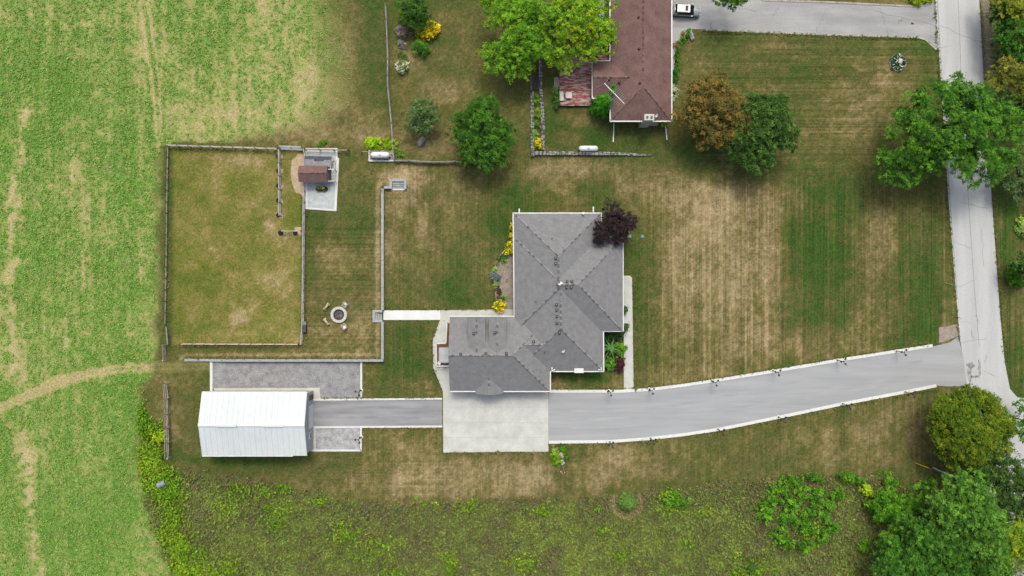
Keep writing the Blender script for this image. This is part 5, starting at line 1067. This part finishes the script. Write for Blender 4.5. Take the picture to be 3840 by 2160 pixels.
def shrub(label, lobes, palette, name='shrub', cat='shrub', seed=1, leaf=.2, cr=.3, dens=1.2, group=None, h=1.0, flowers=None, **kw):
    lb = [(px, py, rr, h*.35, h*.65) for (px, py, rr) in lobes]
    t = tree(label, lb, palette, cat, name, None, seed, leaf, cr, dens, .05, group, False, **kw)
    if flowers is not None:
        LW = []
        for (px, py, rr, zc, rz) in lb:
            rx, ry = rr if isinstance(rr, tuple) else (rr, rr); v = W(px, py, zc); LW.append((v.x, v.y, zc+.12, rx*S, ry*S, rz))
        crown('blossoms', t, LW, flowers[0], flowers[1], flowers[2], flowers[3], seed+77, deep=.0, gain=1.25, asp=.9)
    return t
P_MAPLE = pal((92,142,40),(112,158,46),(78,126,38),(128,168,50)); P_YEL = pal((108,152,40),(128,164,44),(92,138,40),(150,172,46))
P_DARK = pal((62,92,42),(76,108,50),(52,80,40),(90,120,60)); P_GRN = pal((70,116,42),(92,138,52),(58,100,38),(112,152,66)); P_GREY = pal((88,112,70),(104,126,84),(74,98,60))
P_BRZ = pal((118,104,58),(130,108,60),(102,98,58),(88,92,52),(140,110,62)); P_PUR = pal((66,54,62),(76,62,70),(56,46,54)); P_OLV = pal((130,138,48),(110,126,46),(150,152,56)); P_LIME = pal((112,160,44),(92,144,42),(132,172,52),(78,128,40))
P_YGT = pal((94,118,34),(108,126,36),(80,110,36),(72,100,34),(118,130,40)); P_CON = pal((56,92,50),(70,106,60),(44,76,44))
tree('broad bright green maple over the lawn left of the red deck', [(1925,60,80,6.5,3),(1960,150,95,6,3),(1880,215,55,5,2.2),(1940,235,55,4.8,2),(2030,60,80,7,3),(1880,10,60,6,2.5),(2010,190,55,5.5,2.2)], P_MAPLE, seed=11, base=(1985,150), trunk=.32)
tree('yellow green maple arching over the red deck and brown roof', [(2150,60,85,7,3),(2220,110,70,6.5,2.5),(2115,150,70,6,2.5),(2095,215,44,5,1.8),(2240,20,60,6.5,2.5),(2180,190,48,5.2,1.8),(2265,160,34,5.5,1.4),(2130,-20,70,7,2.5)], P_YEL, seed=12, base=(2120,110), trunk=.3)
tree('large dark green tree at the end of the cedar rail fence', [(1805,470,88,5.5,3),(1770,540,70,4.6,2.4),(1850,545,72,4.8,2.4),(1815,590,52,3.8,1.8),(1740,480,50,4.2,2),(1800,430,50,4.6,2),(1890,500,38,4,1.8)], pal((66,108,40),(84,128,48),(54,92,36)), seed=13, trunk=.26)
tree('small grey green tree above the pinkish boulder', [(1583,430,50,3.4,1.8),(1560,460,34,2.8,1.4),(1612,455,36,2.8,1.4),(1590,395,32,3,1.3)], P_GREY, seed=14, trunk=.12, leaf=.22, bough=.8)
tree('round dark green tree at the top beside the cedar fence', [(1562,45,42,2.8,1.8),(1575,75,32,2.4,1.4),(1540,90,24,2,1.2),(1545,20,34,2.6,1.6)], pal((62,96,40),(78,116,48),(50,80,36)), seed=15, trunk=.12, leaf=.22, bough=.8)
shrub('bright green leafy shrub against the dark round tree', [(1525,60,18),(1512,45,12),(1528,80,12),(1548,20,14)], P_LIME, seed=16, h=1.9, leaf=.26)
tree('large bronze leaved tree in front of the brown roofed house', [(2660,400,95,6.5,3.2),(2610,440,62,5.5,2.4),(2710,390,68,6,2.6),(2670,490,60,5,2.2),(2620,350,50,5.2,2),(2740,450,52,5.2,2.2),(2720,500,42,4.6,1.8),(2690,330,40,5,1.8)], P_BRZ, seed=17, trunk=.3)
tree('large dark green tree right of the bronze tree', [(2850,480,100,6,3),(2900,430,66,5.5,2.4),(2830,570,72,5,2.4),(2780,560,52,4.6,2),(2930,520,56,5,2.2),(2860,615,42,4.4,1.8),(2830,400,50,5.4,2)], P_DARK, seed=18, trunk=.32)
tree('huge green maple overhanging the road', [(3560,470,130,9,4),(3430,530,100,7.5,3),(3680,480,105,8.5,3.4),(3500,390,85,8,3),(3620,370,80,8.5,3),(3740,540,80,8,3),(3400,610,70,6,2.2),(3320,620,52,5.2,1.8),(3560,610,85,7,2.8),(3680,620,80,7.5,2.8),(3470,620,55,6,2),(3720,410,60,8,2.5),(3790,470,52,8,2.5),(3590,330,44,8,2),(3370,465,40,6.5,1.8),(3650,670,40,6.5,1.8)], pal((66,114,42),(84,132,46),(56,98,40),(102,146,50)), seed=19, base=(3530,500), trunk=.42, bfill=2.1)
tree('dark purple leaved tree against the corner of the grey roof', [(2300,835,46,4.6,2),(2255,875,34,4.2,1.6),(2345,840,34,4.4,1.8),(2295,790,26,4.2,1.4),(2330,870,30,4.2,1.4),(2270,840,26,4.4,1.5),(2315,880,24,4,1.2)], P_PUR, seed=20, base=(2318,848), trunk=.14, leaf=.2, gain=1.05, bough=.9)
tree('round yellow green tree beside the driveway entrance', [(3625,1600,120,6.5,3.4),(3570,1560,70,5.6,2.4),(3710,1590,78,6,2.6),(3560,1650,72,5.4,2.4),(3640,1710,70,5.4,2.4),(3720,1680,62,5.4,2.2),(3620,1510,62,5.6,2.2),(3560,1610,56,5.4,2),(3680,1530,50,5.4,2)], P_YGT, seed=21, trunk=.34, rag=.12, bfill=4.2, bough=1.0)
tree('tall mid green tree in the corner below the utility pole', [(3610,1880,95,9,3.6),(3560,1930,75,8,3),(3680,1960,85,9,3.4),(3640,1840,70,8.5,3),(3700,2050,75,8.5,3),(3550,1870,50,7.5,2.5),(3620,2010,60,8,2.6)], pal((78,124,48),(98,144,58),(66,106,44),(112,156,66)), seed=22, base=(3610,1900), trunk=.36, bfill=3.6)
tree('green tree behind the utility pole at the right edge', [(3760,1780,80,8,3),(3820,1830,80,8.5,3),(3720,1820,55,7,2.4),(3860,1900,70,8.5,3),(3700,1750,40,6,1.8)], P_DARK, seed=23, trunk=.3)
tree('yellow green tree at the lower right edge over the road', [(3790,1960,70,8.5,3),(3830,2030,70,8.5,3),(3770,2040,52,8,2.6),(3870,1960,60,8.5,2.6)], pal((140,164,44),(114,150,48),(96,136,46),(160,176,52)), seed=24, trunk=.3)
tree('dark green tree spreading along the bottom right edge', [(3450,2060,100,7.5,3),(3540,2100,95,8,3),(3380,2130,80,7,2.6),(3640,2130,85,8,3),(3480,2160,95,7.5,3),(3420,1990,55,6,2.2),(3720,2150,60,7.5,2.4),(3350,2060,48,5.6,2)], pal((62,106,42),(76,122,46),(52,92,38),(92,136,50)), seed=25, base=(3500,2090), trunk=.34, bfill=3.8)
tree('young green tree at the rough meadow edge near the pole', [(3330,1880,44,3,1.8),(3290,1870,30,2.4,1.4),(3360,1920,34,2.6,1.6),(3420,1870,46,3.2,2),(3310,1930,26,2.2,1.2)], pal((84,136,40),(104,154,44),(68,118,38)), seed=26, trunk=.1, leaf=.22, bough=.8)
tree('small bright green tree at the meadow corner by the dark trees', [(3330,2000,32,3,1.6),(3310,2030,22,2.4,1.2),(3350,2015,22,2.6,1.2)], P_LIME, seed=27, trunk=.08, leaf=.22, bough=.7)
# right edge across the road
tree('olive green tree at the top right corner', [(3800,20,60,6,2.4),(3850,50,60,6,2.4),(3760,-10,45,5,2)], P_OLV, seed=31, trunk=.2, leaf=.3)
tree('deep green tree behind the mailbox', [(3790,120,52,5,2.2),(3830,170,56,5,2.2),(3760,60,40,4,1.8),(3800,190,36,4,1.6),(3730,40,26,3,1.4)], pal((62,110,40),(78,128,46),(50,90,38)), seed=32, trunk=.18, leaf=.3)
tree('olive yellow tree across the road above the maple', [(3790,285,62,5,2.4),(3840,260,52,5,2.2),(3750,310,34,3.8,1.6),(3830,330,46,4.5,2)], pal((124,130,56),(106,118,54),(142,144,62)), seed=33, trunk=.2, leaf=.28)
tree('dark tree across the road in the shade of the maple', [(3820,400,48,4.5,2),(3780,365,36,4,1.6),(3850,450,40,4.5,1.8)], P_DARK, seed=34, trunk=.18, leaf=.3)
tree('grey green tree across the road below the maple', [(3790,660,46,3.8,1.8),(3830,630,46,4,1.8),(3810,710,34,3,1.4),(3845,690,36,3.5,1.6)], P_GREY, seed=35, trunk=.16, leaf=.28)
shrub('clipped bright green hedge at the right edge across the road', [(3800,1035,(22,36)),(3830,1055,(26,22)),(3812,1010,18)], pal((70,122,36),(86,140,40)), seed=36, h=1.6, dens=1.5, rag=.05)
tree('dark green tree behind the clipped hedge at the right edge', [(3835,1010,38,3.2,1.8),(3845,970,34,3.2,1.6)], P_DARK, seed=37, trunk=.14, leaf=.28)
shrub('lime and white flowering shrub in the bed at the right edge', [(3826,845,(16,28)),(3838,870,16)], pal((150,176,60),(120,160,54)), seed=38, h=.9, flowers=(pal((200,206,196),(214,216,208)), .16, .2, .5))
tree('green tree at the right edge beyond the side road', [(3835,1540,28,4,1.6),(3850,1600,36,4.5,1.8)], P_GRN, seed=39, trunk=.14, leaf=.28)
tree('green branch tip of a tree above the silver car driveway', [(2730,-8,30,5,1.6),(2700,-20,30,5,1.6),(2760,-12,28,5,1.6)], P_GRN, seed=40, base=(2730,-60), trunk=.2, leaf=.3)
shrub('lime yellow shrub at the mouth of the upper driveway', [(3450,0,(30,20)),(3425,-8,22),(3478,-6,18)], pal((160,176,40),(140,166,44)), seed=41, h=.9)
# garden shrubs by the cedar fence
YF = pal((240,216,44),(246,226,54),(228,196,40))
shrub('bright yellow flowering bush on the upper lawn', [(1590,120,28),(1620,108,26),(1608,125,24),(1632,115,16),(1575,118,16)], pal((90,110,40),(120,130,40)), seed=42, h=1.3, flowers=(YF, .24, .24, 1.7))
shrub('larger grey purple shrub beside the cedar fence', [(1508,120,24),(1504,128,16)], pal((132,120,126),(148,136,140),(110,100,104)), seed=43, h=1.2, dens=1.0)
shrub('smaller grey purple shrub beside the cedar fence', [(1510,166,15)], pal((128,126,134),(142,140,146),(110,108,112)), seed=44, h=.9)
shrub('green shrub below the yellow flowering bush', [(1576,180,26),(1590,195,18),(1568,170,18)], P_GRN, seed=45, h=1.3)
shrub('small green shrub between grey purple and white shrubs', [(1508,208,14),(1516,218,12)], pal((84,112,60),(100,126,72)), seed=46, h=.8)
shrub('round white flowering shrub beside the cedar fence', [(1510,253,23)], pal((120,140,80),(140,156,96)), seed=47, h=1.1, flowers=(pal((220,226,216),(206,216,190),(232,234,228)), .2, .22, 1.0))
shrub('yellow green hedge shrub behind the gravel tank bed', [(1400,540,24),(1425,538,20),(1388,545,14)], pal((140,176,30),(118,156,32),(158,188,40)), seed=48, h=1.0)
shrub('lime hedge shrub in the fence corner by the tank', [(1452,543,20),(1472,542,14),(1484,536,9)], pal((160,190,36),(140,176,36)), seed=49, h=.9)
shrub('small lime weed clump at the board fence behind the shed', [(1222,540,10),(1196,541,8)], P_LIME, seed=50, h=.5)
shrub('low green plants at the foot of the cedar fence corner', [(1492,575,16),(1505,590,14)], pal((110,144,50),(94,128,46)), seed=51, h=.5, dens=.7)
# planting around the grey house
shrub('uppermost yellow flower clump at the wall of the grey house', [(1918,852,(8,14))], pal((120,130,40),(100,120,40)), seed=52, h=.9, flowers=(YF, .2, .2, 1.4))
shrub('second yellow flower clump at the wall of the grey house', [(1919,887,(7,12))], pal((120,130,40),(100,120,40)), seed=53, h=.9, flowers=(YF, .2, .2, 1.4))
shrub('large yellow flower clump at the head of the mulch bed', [(1911,928,(14,18)),(1902,945,10),(1922,943,9)], pal((110,130,44),(90,116,40)), seed=54, h=1.0, flowers=(YF, .2, .22, 1.3))
shrub('dark green plant under the large yellow clump', [(1888,958,(12,9)),(1874,975,9)], pal((70,100,44),(58,86,40)), seed=55, h=.6)
shrub('single bright lime hosta at the upper end of the mulch bed', [(1890,977,11)], P_LIME, seed=56, h=.6, leaf=.24)
shrub('dusty brown seedhead plant in the mulch bed edging', [(1864,992,8)], pal((120,104,92),(140,124,110)), seed=57, h=.5)
shrub('pale lime mound above the blue spruce shrub', [(1862,1011,11)], pal((150,182,80),(170,196,100)), seed=58, h=.6)
shrub('blue grey spruce shrub at the bulge of the mulch bed', [(1855,1036,17),(1864,1044,11)], pal((112,124,136),(98,110,120),(128,140,150)), seed=59, h=.9)
shrub('pale lime mound below the blue spruce shrub', [(1860,1066,10)], pal((150,182,80),(170,196,100)), seed=60, h=.6)
shrub('dark red shrub in the lower mulch bed', [(1866,1087,11),(1872,1096,9)], pal((72,62,52),(88,70,60)), seed=61, h=.6)
shrub('purple shrub in the lower mulch bed', [(1872,1116,9)], pal((110,86,92),(128,102,104)), seed=62, h=.6)
shrub('lime hosta at the lower end of the mulch bed', [(1892,1118,9)], P_LIME, seed=63, h=.5, leaf=.24)
shrub('large round yellow flowering shrub at the concrete path', [(1873,1148,20)], pal((120,150,50),(140,160,50)), seed=64, h=1.1, flowers=(YF, .2, .24, 1.0))
shrub('upper clipped ball shrub beside the front walk', [(2341,1168,(11,18))], pal((66,100,44),(80,114,52)), seed=65, h=1.1, dens=1.6, rag=.04)
shrub('lower clipped ball shrub beside the front walk', [(2344,1231,(12,18))], pal((66,100,44),(80,114,52)), seed=66, h=1.1, dens=1.6, rag=.04)
shrub('bright green shrub in the bed beside the front walk', [(2328,1308,(18,24)),(2322,1325,14)], pal((98,146,44),(114,160,50)), seed=67, h=1.3)
shrub('green shrub at the lower end of the planting bed', [(2288,1364,22),(2276,1356,14)], pal((78,128,46),(92,142,52)), seed=68, h=1.2)
shrub('dark red maple shrub at the lower end of the planting bed', [(2326,1372,20),(2318,1358,14),(2332,1350,10)], pal((92,50,66),(108,60,76),(78,44,58)), seed=69, h=1.3, gain=1.2)
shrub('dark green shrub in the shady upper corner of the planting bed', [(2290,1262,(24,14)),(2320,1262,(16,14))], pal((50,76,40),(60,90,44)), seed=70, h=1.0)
def conifer(label, px, py, r_px, h, palette, tiers, seed, name='spruce', cat='tree', droop=.35, leaf=.3, nb=9, per=10, wid=.5, gain=1.3):
    c = Vector((W(px, py, h*.5).x, W(px, py, h*.5).y, 0)); t = root(name, c, label, cat); R_ = np.random.RandomState(seed); m = MB(); m.tube([c, c+Vector((0,0,h))], [.12, .02], 7)
    P, Nn, U, Cc = [], [], [], []
    for k in range(tiers):
        f = k/max(1, tiers-1); z = h*(.18+.78*f); L_ = r_px*S*(1-.82*f)*1.0; n = max(5, int(nb*(1-.4*f)))
        for b in range(n):
            a = 2*math.pi*(b+.5*(k % 2))/n + R_.normal(0, .12); ln = L_*(.85+.3*R_.rand()); d = np.array([math.cos(a), math.sin(a), 0]); e = np.array([c.x, c.y, z])
            m.tube([e, e+d*ln*.5+[0,0,.05], e+d*ln+[0,0,-droop*ln]], [.03, .02, .008], 4)
            q = max(4, int(per*ln)); tt = (np.arange(q)+.6)/q; pos = e + d*(tt*ln)[:, None]; pos[:, 2] -= droop*ln*tt**2 - .06
            for s_ in (-1, 1):
                sd = np.array([-d[1], d[0], 0])*s_; ln2 = leaf*(1.25-.6*tt); P.append(pos + sd*(ln2*.35)[:, None]); U.append(np.repeat((sd*.9+d*.6)[None], q, 0)); Nn.append(np.array([0,0,1.])+R_.normal(0,.3,(q,3))); ci = R_.randint(0, len(palette), q); Cc.append((palette[ci]*(.8+.5*R_.rand(q,1))*gain, ln2))
    P = np.concatenate(P)-np.array(c); ln2 = np.concatenate([x[1] for x in Cc]); m.build('trunk' if cat == 'tree' else 'stem', M['bark'], t)
    me = qmesh('crown', quads(P, np.concatenate(Nn), np.concatenate(U), ln2*1.3, ln2*wid), np.concatenate([x[0] for x in Cc]), LEAF); o = bpy.data.objects.new('crown' if cat == 'tree' else 'foliage', me); C.objects.link(o); o.parent = t; return t
conifer('young spruce with radiating branches in the mown notch of the meadow', 2352, 1890, 40, 2.6, pal((92,128,56),(112,146,70),(72,106,46)), 8, 80, nb=16, per=16, wid=.6, gain=1.5)
conifer('spiky conifer with radiating fronds in the bed by the front walk', 2291, 1306, 47, 3.2, pal((88,136,66),(104,152,80),(70,114,54)), 3, 81, nb=10, leaf=.16, wid=.4, per=18, droop=.15, gain=1.7)
conifer('small dark spruce at the bottom edge of the meadow', 1692, 2125, 22, 1.8, pal((86,112,36),(104,130,40)), 5, 82, nb=10)
conifer('dark spruce shrub at the bottom edge of the meadow near the right trees', 2820, 2130, 34, 1.6, pal((84,120,48),(70,104,42)), 4, 83, nb=12)
def cedar_tree(label, px, py, r_px, h, seed):
    c = Vector((W(px, py).x, W(px, py).y, 0)); t = root('cedar', c, label, 'tree'); MB().tube([c, c+Vector((0,0,h*.9))], [.14,.03], 7).build('trunk', M['bark'], t); L_ = []
    for k in range(7): f = k/6; rr = r_px*S*(1-.75*f**1.4); L_.append((c.x, c.y, h*(.1+.8*f), rr, rr, h*.11))
    crown('crown', t, L_, pal((70,138,36),(84,154,42),(58,118,34)), .2, .3, 1.1, seed, rag=.08, deep=.1, up=.4); return t
cedar_tree('tall bright green cedar at the corner of the red deck', 2254, 408, 44, 6.4, 84)
cedar_tree('slimmer bright green cedar behind the tall cedar', 2282, 366, 22, 6.4, 85)
# planting around the brown roofed house
for i, (px, py, r_, lb) in enumerate(((2583,119,8,'ball shrub nearest the upper driveway'),(2578,134,8,'second ball shrub from the upper driveway'),(2563,148,8.5,'third ball shrub from the upper driveway'),(2549,161,8.5,'fourth ball shrub from the upper driveway'),(2546,180,8.5,'fifth ball shrub from the upper driveway'),(2541,196,8,'sixth ball shrub from the upper driveway'),(2538,211,8,'seventh ball shrub from the upper driveway'),(2538,229,8,'eighth ball shrub from the upper driveway'),(2539,246,8,'ninth ball shrub from the upper driveway'),(2539,262,8,'last small ball shrub of the row along the brown roof'))):
    shrub('clipped green ' + lb, [(px, py, r_)], pal((70,118,40),(84,132,46)), seed=90+i, h=.75, dens=2.0, rag=.03, leaf=.13, cr=.18, group='clipped ball shrubs along the brown roofed house')
shrub('large clipped green shrub at the end of the ball row', [(2530,283,(13,20))], pal((56,112,44),(70,130,50)), seed=101, h=1.4, dens=1.8, rag=.05)
shrub('pale silver shrub at the wall of the brown roofed house', [(2528,325,(9,12)),(2527,348,(10,16)),(2526,366,8)], pal((170,182,164),(186,196,178)), seed=102, h=1.0)
shrub('red flowering plant beside the fourth ball shrub', [(2533,171,8)], pal((120,110,70),(110,110,60)), seed=103, h=.6, flowers=(pal((196,92,84),(206,112,98)), .14, .16, .8))
shrub('orange red flowering plant nearest the upper driveway', [(2561,129,8)], pal((110,130,60),(96,120,50)), seed=104, h=.6, flowers=(pal((206,110,84),(190,96,74)), .14, .16, .8))
shrub('lime hydrangea at the chimney of the brown roofed house', [(2472,467,(20,9)),(2488,465,9)], pal((150,176,60),(170,190,80)), seed=105, h=.9)
shrub('clipped dark hedge left of the worn red deck', [(2086,372,(11,28)),(2084,395,11)], pal((64,98,44),(76,112,50)), seed=106, h=1.3, dens=1.6, rag=.05)
shrub('pale green shrub at the head of the dark hedge', [(2082,342,11)], pal((110,146,80),(130,162,96)), seed=107, h=.9)
shrub('round green shrub beside the back path', [(2274,72,(12,22))], pal((72,122,40),(86,136,46)), seed=108, h=1.2)
shrub('yellow green shrub at the lower end of the back path', [(2236,192,(13,12))], pal((130,160,40),(110,144,40)), seed=109, h=1.0)
shrub('red flowering plant beside the back path', [(2281,176,(6,11))], pal((90,80,50),(80,90,50)), seed=110, h=.8, flowers=(pal((170,50,56),(150,40,48)), .15, .16, 1.0))
for i, (px, py, rr, pl_, lb, fl_) in enumerate(((2010,375,(9,20),P_LIME,'lush green leaves at the upper end of the long flower bed',None),(2014,425,(12,18),pal((120,150,50),(150,166,60)),'yellow green perennials in the upper middle of the flower bed',None),(2012,470,(11,18),P_GRN,'deep green perennials in the middle of the long flower bed',None),(2010,505,(11,16),pal((130,160,90),(110,144,70)),'variegated hosta in the lower middle of the flower bed',None),(2029,470,(6,9),pal((140,120,130),(150,130,140)),'mauve flowering plant against the right stone wall',None),(2018,540,(15,24),pal((110,130,40),(90,120,40)),'yellow lilies at the lower end of the flower bed',(YF,.2,.24,.9)))):
    shrub(lb, [(px, py, rr)], pl_, seed=120+i, h=.7, flowers=fl_, name='perennial', cat='plant', dens=1.5)
shrub('ornamental lime grass mound at the garage apron corner', [(2084,1712,(17,22)),(2092,1728,(15,16)),(2078,1700,12)], pal((130,170,50),(108,150,40),(150,186,64)), seed=130, h=1.1, leaf=.34, asp=.22, cr=.3, dens=1.5, name='ornamental_grass', cat='grass')
shrub('big leaved green plant beside the flag pole boulder', [(2112,1684,9),(2120,1697,9),(2124,1712,8),(2106,1682,6)], pal((78,130,34),(64,112,30)), seed=131, h=.6, leaf=.4, asp=.85, cr=.25)
shrub('dry brown stems at the garage apron corner', [(2085,1678,(11,7))], pal((150,136,116),(130,116,96)), seed=132, h=.4, dens=.5, leaf=.3, asp=.15)
shrub('dark green bedding plants with white flowers in the round flower bed', [(3358,226,14),(3376,252,13),(3352,246,13),(3382,226,12),(3366,214,11)], pal((44,76,56),(56,92,66)), seed=133, h=.4, flowers=(pal((226,226,224),(216,210,212)), .12, .14, .25), name='bedding_plant', cat='plant')
tubp = shrub('mixed flowers growing in the black planter tub', [(1198,706,(8,5)),(1214,706,(9,5))], pal((84,110,40),(110,130,50)), seed=134, h=.9, leaf=.16, cr=.18, dens=1.4, flowers=(pal((220,190,150),(214,200,60),(196,150,120)), .14, .12, .5), name='potted_flowers', cat='plant'); 
shrub('grey green scrub on the gravelly roadside bank', [(3745,225,(24,16)),(3770,215,(22,18)),(3735,255,14)], pal((130,136,124),(150,154,144),(112,124,96)), seed=135, h=.8, dens=.8)
# sumac thickets in the meadow
SUM = [('large sumac thicket at the upper edge of the rough meadow', [(2960,1800,56,26),(2915,1830,32,24),(3000,1838,36,30),(3060,1850,30,36),(3050,1788,40,14)]),
 ('sumac thicket forming the left side of the ring in the meadow', [(2890,1872,34,40),(2862,1930,28,36),(2880,1905,24,24),(2940,1870,26,30),(2985,1890,30,26),(2945,1945,30,24)]),
 ('sumac thicket forming the lower side of the ring in the meadow', [(2990,1965,40,36),(2920,2005,40,42),(3010,2035,36,30),(2950,2040,26,24),(2960,1920,30,26),(3030,1990,30,28)]),
 ('sumac thicket forming the right side of the ring in the meadow', [(3112,1885,26,40),(3100,1970,34,46),(3075,2010,30,26),(3140,1852,20,18),(3050,1915,34,36),(3020,1925,24,22)]),
 ('long low sumac clump along the mown edge above the meadow', [(3190,1790,40,18),(3160,1786,24,12),(3220,1796,20,14)]),
 ('lone sumac bush left of the ring near the young spruce', [(2520,1862,30,22),(2545,1885,22,18),(2505,1875,16,14)]),
 ('small yellowish sumac between meadow ring and utility pole', [(3250,1832,24,16),(3262,1845,14,12)]),
 ('tiny sumac in the meadow above the dark bottom trees', [(3240,2042,14,12),(3232,2050,8,8)]),
 ('sumac clump at the bare soil patch left of the pole', [(3328,1792,24,26),(3345,1810,16,16)]),
 ('sumac clump at the foot of the utility pole', [(3488,1812,30,22),(3465,1825,18,16)]),
 ('small sumac at the shady edge left of the young green tree', [(3262,1900,20,22),(3250,1885,12,12)])]
for i, (lb_, L4) in enumerate(SUM):
    rr = random.Random(i); lb = []
    for (px, py, rx, ry) in L4: lb += [(px, py, (rx*.8, ry*.8))] + [(px+rr.uniform(-.75,.75)*rx, py+rr.uniform(-.75,.75)*ry, (rx*.38, ry*.38)) for _ in range(3)]
    shrub(lb_, lb, pal((160,184,44),(140,172,44)) if i == 6 else (pal((94,146,42),(78,128,40),(112,160,48),(66,112,38)) if i % 3 else pal((84,134,40),(70,118,38),(104,152,46))), name='sumac_thicket', seed=150+i, h=rr.uniform(1.3, 2.0), leaf=.3, cr=.4, dens=.75, group='sumac thickets in the rough meadow', rag=.4)
shrub('yellow leaved sapling standing in the lime weeds by the rail fence', [(600,1640,(24,16)),(612,1628,12)], pal((150,178,36),(168,192,44)), seed=190, h=1.3, leaf=.26, rag=.35)
